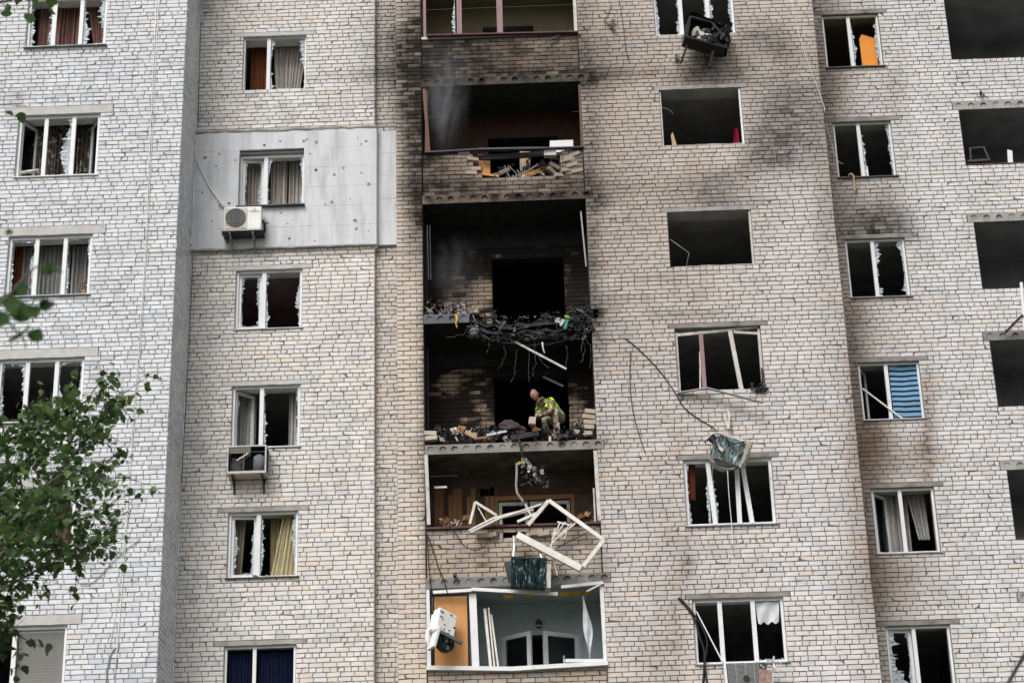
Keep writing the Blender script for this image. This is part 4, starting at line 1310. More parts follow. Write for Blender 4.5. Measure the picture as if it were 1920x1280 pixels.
def bars(name, segs, m_, parent=None, w=.05, d=.05, smooth=False):
    """segs: ((px, py, dy), (px, py, dy)[, w, d]) bars between measured points, dy = distance behind the face"""
    m = MB()
    for s in segs:
        a, b = s[0], s[1]
        ww = s[2] if len(s) > 2 else w; dd = s[3] if len(s) > 3 else d
        m.bar(P(a[0], a[1], YR + a[2]), P(b[0], b[1], YR + b[2]), ww, dd)
    return m.build(name, m_, parent)


def zbox(x0, x1, y0, y1, z0, z1, name, m_, parent):
    m = MB(); m.box(x0, x1, y0, y1, z0, z1); return m.build(name, m_, parent)


# top balcony
zr, zt_ = RAIL[1], SLABS_ALL[0] - .1
fr = zbox(GX0 + .01, GX1 - .01, YR + .03, YR + .12, zr - .03, zr + .03, 'balcony_window', PVC_DIRTY, building)
for px_, m_, w in ((861, PINKWOOD, .11), (937, PINKWOOD, .13), (1079, PVC_DIRTY, .07), (796, PINKWOOD, .06)):
    x = P(px_, 40).x
    o = zbox(x - w / 2, x + w / 2, YR + .04, YR + .10, zr + .03, zt_, 'mullion', m_, None); o.parent = fr
m = MB(); jagged(m, 'R', (P(838, 40).x - .3, P(853, 40).x, zr + .05, zt_), .06, random.Random(4), YR + .07); o = m.build('glass_shard', SHARD); o.parent = fr
m = MB(); m.bar(P(800, 68, YR - .03), P(1084, 61, YR - .03), .03, .10); o = m.build('outer_rail', MAROON); o.parent = fr
# second balcony: brown posts, bent rail, broken parapet
fr = bars('balcony_window', [((795, 166, .05), (804, 285, .05), .07)], BROWNWOOD, building)
for q in (((800, 168, .09), (799, 285, .09), .05), ((1087, 160, .05), (1092, 280, .05), .065)):
    o = bars('post', [q], BROWNWOOD); o.parent = fr
o = bars('rail', [((797, 287, .02), (900, 281, .0), .03, .1), ((900, 281, .0), (1020, 279, -.04), .04, .11), ((1020, 279, -.04), (1095, 277, .01), .03, .1)], NAVYRAIL); o.parent = fr
o = bars('rail', [((905, 296, .10), (1040, 288, .12), .12, .05), ((895, 292, .2), (1060, 290, .2), .05, .04)], SOOT); o.parent = fr
m = MB(); m.box(P(1020, 290).x, P(1043, 290).x, YR - .02, YR + .12, P(1020, 292).z, P(1020, 279).z - .02); o = m.build('timber_block', PVC_DIRTY); o.parent = fr
for (px_, py_, ry, rz) in ((870, 288, .02, 0), (886, 300, .08, .2), (893, 318, .12, -.2), (884, 326, .05, .1), (1066, 300, -.3, .2), (1072, 311, -.32, .1), (1062, 320, -.28, .3), (1077, 291, -.25, -.2), (1050, 330, -.1, .4), (1082, 322, -.2, 0)):
    loose_brick(P(px_, py_, YP + .04), (random.uniform(-.1, .1), ry, rz), P2, col=(.40, .33, .28), soot=.18)
for (px_, py_, ry, rz) in ((932, 328, -.45, .6), (945, 322, -.5, .2), (1035, 322, .6, .5), (1040, 312, .5, .2)):
    loose_brick(P(px_, py_, YP + .15), (.2, ry, rz), P2, col=(.33, .29, .25), soot=.25)
# things behind the broken parapet
m = MB(); m.prism([(0, 0), (.52, .03), (.52, .30), (.02, .30)], 0, .35); o = m.build('white_cabinet', WHITE); o.location = P(1030, 283, YR + .45) - Vector((0, 0, .05)); tag(o, 'white cabinet top showing above the bent rail of the broken balcony', 'cabinet')
m = MB(); m.bbox((0, 0, .30), (.22, .02, .75), (.1, 0, .1)); o = m.build('upright_board', WOOD_PALE); o.location = P(985, 330, YR + .5) + Vector((0, 0, -.1)); tag(o, 'pale board standing upright in the hole of the broken parapet', 'board')
m = MB(); m.bbox((0, 0, .16), (.26, .02, .34), (0, .02, .1)); o = m.build('orange_plywood', ORANGE); o.location = P(908, 325, YR + .22) + Vector((0, 0, -.03)); tag(o, 'orange plywood piece at the ragged edge of the broken parapet', 'plywood')
m = MB(); m.bar(P(975, 333, YR + .2), P(1030, 314, YR + .3), .10, .02); tag(m.build('fallen_plank', ORANGE), 'orange plank lying aslant in the hole of the broken parapet', 'plank')
m = MB(); m.bar(P(905, 328, YR + .10), P(935, 332, YR + .15), .05, .1); tag(m.build('short_plank', ORANGE), 'short orange plank on the broken parapet courses', 'plank')


def scraps(name, label, box_px, n, mats, weights, Y0, Y1, smin, smax, seed, flat=False, cat='debris', kind='stuff', crumple=True, floor=None):
    """loose broken pieces heaped together"""
    rs = random.Random(seed); m = MB()
    xa, xb, ya, yb = box_px
    for k in range(n):
        u = rs.random(); px_ = xa + (xb - xa) * u
        py_ = yb - (yb - ya) * (rs.random() ** 1.8)
        c = P(px_, py_, rs.uniform(Y0, Y1))
        s = smin + (smax - smin) * rs.random() ** 2
        mi = rs.choices(range(len(mats)), weights)[0]
        t = rs.random()
        rot = (rs.uniform(-3, 3), rs.uniform(-3, 3), rs.uniform(-3, 3))
        if t < .45:
            m.bbox(c, (s * rs.uniform(.5, 1.6), s * rs.uniform(.15, .6), s * rs.uniform(.1, .5)), rot, mi)
        elif t < .8:      # crumpled sheet
            M_ = Matrix.Translation(c) @ Euler(rot).to_matrix().to_4x4()
            q = [rs.uniform(-.35, .35) for _ in range(25)]
            vs = [M_ @ Vector((s * (i / 2 - 1), s * (j / 2 - 1), s * q[i * 5 + j])) for i in range(5) for j in range(5)]
            m.add(vs, [(i * 5 + j, i * 5 + j + 1, i * 5 + j + 6, i * 5 + j + 5) for i in range(4) for j in range(4)], mi)
        else:             # splinter
            d = Vector((rs.uniform(-1, 1), rs.uniform(-.6, .6), rs.uniform(-.8, .8))).normalized()
            m.bar(c - d * s * 1.3, c + d * s * 1.3, s * .12, s * .12, mi)
    o = m.build(name, mats); tag(o, label, cat, kind=kind)
    return o


def rock(m, c, s, seed, mi=0):
    rs = random.Random(seed); off = Vector((seed * 3.1, seed * 1.7, 0))
    def fn(u, v):
        d = Vector((math.sin(math.pi * v) * math.cos(2 * math.pi * u), math.sin(math.pi * v) * math.sin(2 * math.pi * u), math.cos(math.pi * v)))
        k = 1 / max(abs(d.x), abs(d.y), abs(d.z)) ** .75 * (.8 + .35 * noise.noise(d * 2.1 + off) + .15 * noise.noise(d * 6 + off))
        return Vector(c) + Vector((d.x * s[0], d.y * s[1], d.z * s[2])) * k * .5
    m.sheet(fn, 14, 9, mi)


GREYBIT = mat('grey_rubble_bits', (.30, .28, .26), .9, .3, 12)
PALEBIT = mat('pale_plastic_bits', (.55, .54, .52), .7, .2, 12)
TEALBIT = mat('teal_cloth_bits', (.05, .25, .20), .8, .3, 12)
LIMEBIT = mat('lime_plastic_bits', (.25, .55, .05), .7, .2, 12)
DARKRED = mat('dark_red_cloth', (.14, .02, .035), .9, .3, 10)
scraps('debris', 'tangle of broken household things in the hole of the broken parapet', (925, 1040, 305, 338), 55, [CHAR, GREYBIT, PALEBIT, WOOD, METAL_D], [5, 3, 2, 2, 2], YR + .1, YR + .5, .03, .13, 1)
m = MB(); rs = random.Random(8)
for k in range(6):
    a = P(rs.uniform(940, 1010), 334, YR + .15); b = P(rs.uniform(945, 1010), rs.uniform(305, 325), YR + .15)
    m.tube([a, (a + b) / 2 + Vector((rs.uniform(-.1, .1), 0, rs.uniform(-.05, .05))), b], .010, 5)
tag(m.build('broken_hoses', GREYBIT), 'pale hoses and broken rods curling out of the broken parapet', 'hose')

# third and fourth balconies: burnt out, the slab between them broken
m = MB(); rough_box(m, XB + .02, GX1, YR + .42, YB - .01, SLABS[2] - .12, SLABS[2] + .02, .15, .05, seed=9)
rough_box(m, XB + .5, GX1, YR + .15, YR + .5, SLABS[2] - .20, SLABS[2] - .08, .12, .06, seed=10)
m.build('broken_slab', CONC_BLACK, building)
m = MB()
rs = random.Random(12)
def layer(y0px, sag, yoff, th, seed, x0=884, x1=1110):
    n = 16; r_ = random.Random(seed); vs = []
    for i in range(n + 1):
        t = i / n; px_ = x0 + (x1 - x0) * t
        py_ = y0px + sag * math.sin(math.pi * t ** .8) + r_.uniform(-4, 4) - 12 * t
        c = P(px_, py_, YR + yoff + r_.uniform(-.05, .05))
        for dy, dz in ((0, 0), (0, th * r_.uniform(.6, 1.4)), (.5, th), (.5, 0)): vs.append(c + Vector((0, dy, dz)))
    fs = [(0, 1, 2, 3), (4 * n + 3, 4 * n + 2, 4 * n + 1, 4 * n)]
    for i in range(n):
        for k in range(4):
            k2 = (k + 1) % 4; fs.append((4 * i + k, 4 * i + 4 + k, 4 * i + 4 + k2, 4 * i + k2))
    m.add(vs, fs)
layer(606, 14, .0, .05, 1); layer(616, 16, .03, .07, 2); layer(626, 12, .06, .04, 3, 890, 1095); layer(634, 8, .1, .05, 4, 900, 1080)
tag(m.build('sagging_floor', CHAR), 'sagging charred floor layers where the balcony slab broke away', 'broken floor')
scraps('debris', 'charred rubble along the broken edge between the two burnt balconies', (880, 1112, 590, 634), 460, [CHAR, CONC_BLACK, GREYBIT, PALEBIT, SOOT, CONC_BLUE], [8, 5, 2, .6, 5, 2], YR - .05, YR + .4, .02, .11, 21)
scraps('debris', 'black melted heap clinging to the wall at the end of the broken slab', (1062, 1116, 575, 618), 150, [SOOT, CONC_BLUE, CHAR, PALEBIT], [6, 4, 6, .5], YR - .10, YR + .25, .03, .12, 22)
scraps('debris', 'grey rubble and torn insulation heaped on the remaining slab corner', (800, 880, 566, 596), 120, [GREYBIT, CHAR, CONC_STAIN, PALEBIT, RUSTY], [4, 4, 3, .8, 1], YR + .1, YR + .7, .03, .14, 23)
m = MB(); c = P(878, 588, YR + .08)
rock(m, c + Vector((.12, 0, .02)), (.28, .2, .13), 3); tag(m.build('concrete_chunk', GREYBIT), 'pale concrete chunk resting on the break of the slab', 'rubble')
m = MB(); rock(m, P(889, 623, YR - .02), (.20, .18, .24), 8); tag(m.build('hanging_concrete', CONC_BLUE), 'blue-grey concrete lump hanging under the break of the slab', 'rubble')
m = MB(); m.tube([P(856, 590, YR - .02), P(857, 600, YR - .03), P(855, 607, YR - .03), P(857, 614, YR - .03)], .035, 7, r1=.012); tag(m.build('foam_drip', YELLOWFOAM), 'yellowish foam drip over the hollow-core slab end', 'foam')
m = MB(); m.bbox(P(1063, 594, YR - .1), (.09, .07, .05), (.2, .3, .3), mi=0); m.bbox(P(1061, 608, YR - .1), (.06, .03, .22), (0, .3, .2), mi=1); m.bbox(P(1054, 605, YR - .1), (.05, .03, .16), (0, .5, .2), mi=2)
tag(m.build('coloured_cloth', [LIMEBIT, TEALBIT, PALEBIT]), 'lime green and teal scrap caught on the broken slab edge', 'scrap')


def cable(name, label, pts, m_, r_=.008, Y=YR, cat='cable', kind=None, sm=4):
    """pts: (px, py, dy); smoothed with a Catmull-Rom curve"""
    c = [P(a[0], a[1], Y + (a[2] if len(a) > 2 else -.02)) for a in pts]
    if len(c) > 2:
        q = [c[0]] + c + [c[-1]]; out = []
        for i in range(1, len(q) - 2):
            for s in range(sm):
                t = s / sm; p0, p1, p2, p3 = q[i - 1], q[i], q[i + 1], q[i + 2]
                out.append(.5 * (2 * p1 + (p2 - p0) * t + (2 * p0 - 5 * p1 + 4 * p2 - p3) * t * t + (3 * p1 - p0 - 3 * p2 + p3) * t ** 3))
        c = out + [c[-1]]
    m = MB(); m.tube(c, r_, 5)
    o = m.build(name, m_, smooth=True); tag(o, label, cat, kind=kind)
    return o


m = MB()
for a, b in (((1089, 397, .1), (1099, 500, .1)),):
    m.bar(P(a[0], a[1], YR + a[2]), P(b[0], b[1], YR + b[2]), .03, .05)
tag(m.build('metal_strip', CONC), 'bare metal strip standing at the edge of the upper burnt balcony', 'strip')
m = MB(); m.tube([P(801, 423, YR + .1), P(804, 525, YR + .1)], .012); m.tube([P(806, 423, YR + .1), P(808, 525, YR + .1)], .010)
tag(m.build('thin_rods', METAL_D), 'thin grey rods against the sooty side of the upper burnt balcony', 'rod')
m = MB(); m.bar(P(960, 638, YR + .05), P(1062, 692, YR + .12), .042, .04)
tag(m.build('aluminium_strip', METAL), 'long silver strip slanting down in the lower burnt balcony', 'strip')
m = MB(); m.bar(P(1018, 706, YR + .7), P(1056, 724, YR + .7), .05, .03); tag(m.build('fallen_rod', METAL_D), 'dull rod slanting in the dark doorway behind the man', 'rod')
wires = [[(836, 632), (870, 628), (877, 612)], [(895, 620), (916, 634), (918, 650), (913, 664)], [(945, 645), (948, 665), (941, 685), (934, 694)], [(970, 655), (965, 680), (966, 700), (958, 716)], [(992, 660), (991, 700), (993, 717)], [(1060, 648), (1064, 662), (1060, 690)],
         [(1096, 606), (1092, 640), (1098, 655), (1088, 680)], [(1104, 604), (1094, 622), (1106, 650), (1108, 676), (1104, 692)], [(905, 632), (950, 644), (1000, 648), (1050, 640), (1094, 624)], [(985, 655), (1003, 662), (1030, 690)], [(1002, 640), (1004, 680), (1000, 705)], [(1090, 600), (1096, 625), (1090, 660)]]
wm = MB()
for w_ in wires:
    c = [P(a, b, YR + .0) for a, b in w_]
    pts = []
    for i in range(len(c) - 1):
        for k in range(4): pts.append(c[i].lerp(c[i + 1], k / 4) + Vector((random.gauss(0, .012), random.gauss(0, .03), 0)))
    wm.tube(pts + [c[-1]], .0034, 4)
tag(wm.build('dangling_wires', mat('dull_wire', (.12, .115, .11), .7, .2)), 'tangle of thin wires dangling under the broken slab', 'wires', kind='stuff')
m = MB(); m.tube([P(1017, 642, YR), P(1018, 652, YR - .02), P(1021, 662, YR)], .022, 6, r1=.012); tag(m.build('rag', PALEBIT), 'twisted white rag hanging from the broken slab', 'rag')

# rubble on the lower burnt floor and the courses left of its parapet
scraps('debris', 'black rubble spread over the floor of the lower burnt balcony', (815, 1105, 800, 824), 330, [CHAR, SOOT, GREYBIT, PALEBIT, METAL_D, WOOD], [8, 6, 1.6, .8, 2, .7], YR - .02, YR + .5, .025, .12, 31)
scraps('debris', 'charred tangle of metal and wire by the remaining parapet bricks', (1068, 1096, 790, 812), 110, [CHAR, METAL_D, PALEBIT, DARKRED], [5, 5, 1.6, .4], YR - .02, YR + .3, .015, .07, 32)
stub = zbox(GX0 + .012, GX0 + .3, YP + .014, YP + .1, SLABS[3] + .1, SLABS[3] + .11, 'parapet_stub', CONC_STAIN, building)
class _S: pass
st = _S(); st.obj = stub
loose_brick(P(807, 813, YP + .03), (0, .03, .05), st, col=(.50, .45, .38), soot=.05); loose_brick(P(809, 822, YP + .0), (0, -.03, -.1), st, col=(.50, .45, .38), soot=.05)
for k, (px_, py_, ry) in enumerate(((1100, 813, -.03), (1086, 811, .08), (1103, 801, .10), (1106, 792, .12), (1104, 782, .12), (1108, 772, .14))):
    loose_brick(P(px_, py_, YP + .05), (.05, ry, random.uniform(-.2, .3)), st, col=(.46, .39, .32), soot=.08)
m = MB()
rs = random.Random(77)
ctr = P(962, 806, YR + .15)
def roll(u, v):
    a = 2 * math.pi * u; r0 = (.13 + .04 * math.sin(3 * a + 9 * v) + .03 * math.sin(7 * a + 5 * v)) * (.25 + .75 * math.sin(math.pi * min(1, max(0, v))) ** .6)
    return (ctr.x - .26 + .5 * v + .04 * math.sin(5 * a), ctr.y + r0 * math.cos(a) * .9, ctr.z + .08 + r0 * math.sin(a) * (1 - .5 * (v - .4) ** 2) - .10 * v)
m.sheet(roll, 26, 14)
tag(m.build('scorched_blanket', mat('scorched_blanket_cloth', (.06, .045, .045), .95, .4, 8, .4, 25, col2=(.12, .02, .035), mix2=(.55, .65), s2=5), smooth=True), 'scorched dark blanket bundled on the balcony edge beside the man', 'blanket')
m = MB(); m.bar(P(958, 822, YR - .03), P(1010, 812, YR - .02), .10, .08); tag(m.build('charred_beam', CHAR), 'charred beam lying on the slab edge below the man', 'beam')
for (a, b, w_, nm, lb, mt) in (((872, 809), (893, 819), .09, 'orange_splinter', 'orange splinter of board at the slab edge', WOOD_PALE), ((890, 822), (925, 818), .04, 'burnt_lath', 'reddish burnt lath along the slab edge', WOOD), ((912, 816), (950, 808), .05, 'white_strip', 'pale strip lying among the black rubble', METAL), ((1000, 805), (1012, 808), .10, 'orange_board', 'bright orange board fragment below the man\'s arm', ORANGE)):
    m = MB(); m.bar(P(a[0], a[1], YR + .0), P(b[0], b[1], YR + .05), w_, .03); tag(m.build(nm, mt), lb, 'board')

# hanging cloth and pipe below that slab
m = MB(); cc = [P(972, 822, YR - .04), P(977, 838, YR - .07), P(978, 850, YR - .08), P(984, 862, YR - .08)]
m.tube(cc, .035, 6, r1=.012); tag(m.build('black_strap', CHAR), 'black strap hanging over the slab with hollow cores', 'strap')
m = MB(); m.tube([P(969, 868, YR - .05), P(969, 885, YR - .05), P(968, 912, YR - .06), P(970, 925, YR - .06), P(981, 940, YR - .06)], .026, 8); tag(m.build('grey_hose', CABLE_G), 'grey corrugated hose hanging in front of the wood-panelled balcony', 'hose')
o = scraps('debris', 'hanging clump of scorched wire and foil in front of the wood-panelled balcony', (975, 1026, 872, 908), 130, [CHAR, METAL_D, PALEBIT, DARKRED], [5, 3, 2.0, 1.0], YR - .18, YR - .05, .02, .10, 33)
m = MB(); rs = random.Random(4)
for k in range(8): m.tube([P(980 + rs.uniform(-3, 6), 858, YR - .08), P(990 + rs.uniform(-14, 20), rs.uniform(872, 884), YR - .1)], .008, 4)
m.bbox(P(977, 868, YR - .07), (.13, .05, .06), (0, -.2, .3), 1)
tag(m.build('wire_bundle', [CABLE_G, YELLOWFOAM]), 'short wires and yellow foam holding the scorched clump', 'wires')

# fifth balcony: white side frames, maroon rail, panelled wall
zt_, zr = SLABS[3] - .1, RAIL[5]
fr = bars('balcony_window', [((799, 853, .03), (804, 984, .03), .07, .06)], PVC_DIRTY, building)
for q in (((1116, 845, .03), (1124, 976, .03), .075, .06), ((1113, 915, .12), (1116, 978, .12), .03, .03)):
    o = bars('post', [q], PVC_DIRTY); o.parent = fr
o = zbox(GX0 + .01, GX1 - .01, YR - .03, YR + .13, zr - .032, zr + .01, 'rail', MAROON, None); o.parent = fr
yb = YB - .02
for k in range(13):          # boards of the panelled wall
    pxa = 815 + k * 8.6
    if k in (9,): continue
    x0, x1 = P(pxa, 950, yb).x, P(pxa + 7.8, 950, yb).x
    ztop = P(pxa, 914 + (3 if k % 3 else 0) + (14 if k in (3, 6, 7) else 0), yb).z
    m = MB(); m.bbox(((x0 + x1) / 2, yb, (ztop + P(pxa, 984, yb).z - .5) / 2), (x1 - x0, .02, ztop - P(pxa, 984, yb).z + .5), (0, random.uniform(-.012, .012), 0)); m.build('wall_plank', [WOOD, WOOD_DARK][k % 4 == 2], building)
dx0, dx1, dz = dpx(933, 1070, 937)
m = MB(); m.box(dx0 - .07, dx0, YB - .03, YB + .02, SLABS[4] + .1, dz + .10); m.box(dx1, dx1 + .07, YB - .03, YB + .02, SLABS[4] + .1, dz + .10); m.box(dx0, dx1, YB - .028, YB + .018, dz, dz + .10)
dfr = m.build('balcony_door', WOOD, building)
m = MB(); bar_frame(m, dx0 + .02, dx0 + .62, SLABS[4] + .3, dz - .03, YB + .0, YB + .06, .07); bar_frame(m, dx0 + .66, dx1 - .02, SLABS[4] + .3, dz - .03, YB + .0, YB + .06, .07)
o = m.build('sash', PVC_DIRTY); o.parent = dfr
m = MB(); m.box(dx0 - .4, dx1 + .4, YB - .03, YB - .005, dz + .11, dz + .32); m.build('wall_plank', WOOD_DARK, building)
scraps('debris', 'boxes and jars left on the shelf of the wood-panelled balcony', (822, 880, 968, 986), 26, [WOOD, PALEBIT, CHAR, WOOD_PALE], [3, 1, 3, 2], YR + .5, YR + 1.1, .05, .13, 35)
scraps('debris', 'small boxes on the maroon rail near the wall', (1085, 1118, 962, 982), 16, [WOOD, CHAR, WOOD_PALE, METAL_D], [3, 2, 2, 2], YR + .3, YR + .8, .05, .14, 36)
m = MB(); m.bar(P(814, 914, YR + .4), P(838, 913, YR + .4), .04, .05); tag(m.build('tube_lamp', PVC), 'short white tube lamp high in the wood-panelled balcony', 'lamp')

# twisted white window frames hanging out
FR = mat('torn_white_frame', (.62, .60, .55), .5, .12, 6, col2=(.28, .24, .20), mix2=(.56, .76), s2=8)
def frame_thing(name, label, segs, w=.06, d=.055, mats=FR):
    m = MB()
    for s in segs:
        a, b = s[0], s[1]; ww = s[2] if len(s) > 2 else w
        m.bar(P(a[0], a[1], YR + a[2]), P(b[0], b[1], YR + b[2]), ww, d)
    o = m.build(name, mats); tag(o, label, 'window frame'); return o
frame_thing('hanging_window_frame', 'square white sash frame hanging corner-down outside the balcony', [((1029, 938, -.10), (1132, 1012, -.30)), ((1132, 1012, -.30), (1093, 1062, -.38)), ((1029, 938, -.10), (990, 984, -.05))], .075)
frame_thing('fallen_sill', 'thick white frame bar slanting down below the maroon rail', [((970, 1003, -.20), (1090, 1066, -.40), .13), ], .12, .10)
frame_thing('bent_window_frame', 'small bent white sash standing on the maroon rail', [((891, 941, -.02), (881, 982, .0), .05), ((891, 941, -.02), (931, 966, .02), .05), ((894, 947, .03), (912, 978, .03), .02)], .05)
frame_thing('torn_profiles', 'bundle of torn white plastic profiles lying over the maroon rail', [((878, 995, -.22), (925, 971, -.12), .03), ((882, 998, -.24), (935, 972, -.14), .035), ((925, 971, -.12), (990, 955, .0), .04), ((935, 972, -.14), (1015, 945, .0), .035), ((945, 970, -.1), (1000, 955, -.02), .025), ((985, 945, -.05), (996, 968, -.05), .03), ((970, 978, -.05), (1018, 957, -.02), .05)], .03)
frame_thing('splintered_profiles', 'spray of thin splintered white profiles above the hanging air conditioner', [((1034, 1018, -.2), (1086, 974, -.16), .035), ((1036, 1010, -.2), (1060, 978, -.15), .02), ((1038, 1004, -.2), (1050, 980, -.15), .02), ((1040, 1012, -.22), (1072, 980, -.15), .018), ((1034, 1020, -.2), (1040, 990, -.18), .02), ((1045, 978, -.15), (1070, 984, -.16), .03), ((1058, 1010, -.2), (1066, 982, -.2), .015)], .02, .025)
cable('melted_strip', 'thin melted white strip dangling from the splintered profiles', [(1033, 1020, -.22), (1034, 1035, -.25), (1041, 1062, -.25), (1045, 1078, -.25)], FR, .016, cat='strip')
cable('black_cable', 'black cable looping below the maroon rail', [(842, 985, -.04), (858, 1005, -.05), (870, 1022, -.05), (890, 1031, -.05), (908, 1024, -.05), (915, 1010, -.04), (928, 985, -.03)], BLACK, .011)
cable('black_cable', 'black cable running behind the square hanging sash', [(1124, 985, -.04), (1085, 1006, -.06), (1040, 1028, -.05)], BLACK, .010)
cable('black_cable', 'black cable hanging down beside the pier by the maroon rail', [(800, 1000, -.03), (812, 1030, -.04), (820, 1058, -.05), (833, 1090, -.06), (840, 1115, -.06)], BLACK, .012)
cable('black_cable', 'second black cable along the pier edge below the maroon rail', [(801, 1003, -.02), (804, 1060, -.03), (808, 1100, -.03), (811, 1150, -.03)], BLACK, .010)
for (px_, py_, rx, rz) in ((905, 1004, .0, .25), (921, 1003, .1, -.35), (1005, 1000, 0, .3), (1020, 1001, 0, -.2)):
    loose_brick(P(px_, py_, YP - .05), (rx, -.05, rz), P5, col=(.36, .29, .24), soot=.05)

# sixth balcony: white frame, orange board, pale blue inside
zr, zt_ = RAIL[6], SLABS[4] - .1
m = MB()
m.bar(P(800, 1105, YR + .05), P(803, 1250, YR + .05), .11, .07); m.bar(P(1128, 1093, YR + .05), P(1136, 1244, YR + .05), .085, .07)
m.bar(P(886, 1113, YR + .04), P(892, 1249, YR + .04), .14, .07)
m.bar(P(800, 1252, YR - .01), P(960, 1254, YR - .01), .08, .12); m.bar(P(960, 1254, YR - .01), P(1140, 1243, YR - .01), .08, .12); m.bar(P(1060, 1238, YR + .0), P(1138, 1238, YR + .0), .06, .07)
fr = m.build('balcony_window', PVC, building)
m = MB(); m.bar(P(812, 1110, YR - .02), P(884, 1106, YR - .06), .06, .05); m.bar(P(884, 1104, YR - .06), P(1046, 1113, YR - .10), .065, .05); m.bar(P(1052, 1100, YR - .05), P(1130, 1092, YR - .02), .06, .05); m.bar(P(1100, 1108, YR - .04), P(1132, 1092, YR - .02), .03, .03)
o = m.build('head_rail', PVC); o.parent = fr
m = MB(); jagged(m, 'L', (P(1056, 1230).x, P(1100, 1230).x, zr + .02, zr + .20), .06, random.Random(3), YR + .05); o = m.build('glass_shard', SHARD); o.parent = fr
ob = MB(); xa, xb = P(815, 1200, YR + .14).x, P(877, 1200, YR + .14).x
ob.box(xa, xb, YR + .12, YR + .14, zr - .02, P(845, 1118, YR + .14).z)
tag(ob.build('orange_board', ORANGE), 'tall orange wood board filling the first bay of the lowest balcony', 'board')
m = MB(); m.box(P(878, 1200, YR + .2).x, P(890, 1200, YR + .2).x, YR + .2, YR + .22, zr, zt_ - .1); m.build('dark_panel', METAL_D, building)
frame_thing('leaning_profiles', 'narrow white profiles leaning inside the lowest balcony', [((909, 1141, .25), (920, 1249, .12), .055), ((916, 1139, .27), (927, 1249, .14), .03), ((921, 1152, .3), (934, 1249, .16), .035)], .05)
m = MB(); rs = random.Random(2)
for (a, b) in ((943, 962), (982, 1007), (1022, 1060), (1062, 1110)):
    n = 6
    for i in range(n):
        px_ = a + (b - a) * i / n; m.bbox(P(px_ + 3, 1118 - (px_ - 950) * .05 + rs.uniform(-1, 1), YR + .35), ((b - a) / n * .0115, .05, rs.uniform(.05, .09)), (0, rs.uniform(-.1, .1), 0))
tag(m.build('mounting_foam', YELLOWFOAM), 'torn strip of yellow mounting foam under the lowest balcony ceiling', 'foam')
sc = empty('wall_lamp', P(1010, 1163, YB - .05)); tag(sc, 'small dark lantern on the pale blue balcony wall', 'lamp')
m = MB(); m.tube([(0, 0, -.14), (0, 0, -.02)], .05, 8, r1=.065); m.tube([(0, 0, -.02), (0, 0, .03)], .065, 8, r1=.03); m.build_local('lantern_body', METAL_D, sc)
m = MB(); m.tube([(0, 0, -.12), (0, 0, -.03)], .054, 8, r1=.06); m.build_local('lantern_glass', PALEBIT, sc)
dx0, dx1, dz = dpx(940, 1085, 1190)
m = MB(); m.box(dx0 - .07, dx0, YB - .03, YB + .02, SLABS[4] - FL + .1, dz + .08); m.box(dx1, dx1 + .07, YB - .03, YB + .02, SLABS[4] - FL + .1, dz + .08); m.box(dx0, dx1, YB - .028, YB + .018, dz, dz + .08)
dfr = m.build('balcony_door', PALEBLUE, building)
for (xa, xb, an, sgn) in ((dx0, .70, -35, 1), (dx1, .78, 28, -1)):
    M_ = Matrix.Translation((xa, YB - .04, 0)) @ Matrix.Rotation(R(an), 4, 'Z')
    a, b = (0, xb) if sgn > 0 else (-xb, 0)
    z0, z1 = SLABS[4] - FL + .4, dz - .02
    m = MB(); bar_frame(m, a, b, z0, z1, 0, .06, .085, 0, M_); o = m.build('sash', PVC); o.parent = dfr
    m = MB(); m.box(a + .08, b - .08, .02, .03, z0 + .08, z1 - .08, 0, M_); o = m.build('pane', GLASS); o.parent = dfr
m = MB()
def strip(u, v):
    t = v; px_ = 1093 + 10 * math.sin(2.2 * t) - 4 * t + 8 * t * t; py_ = 1118 + 116 * t
    w = .02 + .10 * math.sin(math.pi * min(1, t * 1.05)) ** 2 * (.5 + .8 * t)
    c = P(px_, py_, YR + .12); return (c.x + (u - .5) * w * 1.6, c.y + .03 * math.sin(5 * u + 6 * t), c.z)
m.sheet(strip, 6, 22); tag(m.build('torn_film', PLASTIC_SHEET, smooth=True), 'torn translucent film hanging at the end of the lowest balcony', 'film')

# bits on and near the burnt window openings
cable('thin_wire', 'thin wire triangle hanging in the bare opening above the crooked posts', [(1257, 449, .05), (1292, 474, .1), (1286, 503, .1)], CABLE_G, .007, sm=1)
cable('thin_wire', 'thin wire curling in at the corner of the bare opening beside the wall smudge', [(1241, 202, .05), (1255, 206, .1), (1262, 214, .15)], CABLE_G, .007)

# ------------------------------------------------------------------ cables and lines on the facade
cable('white_line', 'thin white line hanging down the grey-white bay', [(293, 0), (280, 300), (272, 480), (258, 680), (249, 780), (243, 900), (232, 1060), (215, 1280)], CABLE_W, .008, YL, sm=2)
cable('white_line', 'second thin white line beside the first on the bay', [(297, 0), (283, 300), (274, 480), (261, 680), (252, 780), (240, 930), (226, 1080), (206, 1215)], CABLE_W, .006, YL, sm=2)
cable('grey_cable', 'slack grey cable sagging across the bay behind the tree', [(150, 1096), (175, 1090), (205, 1060), (235, 1030), (262, 1012)], CABLE_G, .008, YL)
cable('grey_cable', 'bundle of grey cable dangling low on the bay', [(216, 1214), (208, 1226), (202, 1250), (198, 1285)], CABLE_G, .014, YL)
cable('black_line', 'thin black line down the inner corner of the middle wall', [(377, 0), (371, 240)], BLACK, .006, YM, sm=2)
cable('black_line', 'thin black line below the cladding in the inner corner', [(362, 480), (352, 700), (340, 900), (327, 1140), (322, 1280)], BLACK, .006, YM, sm=2)
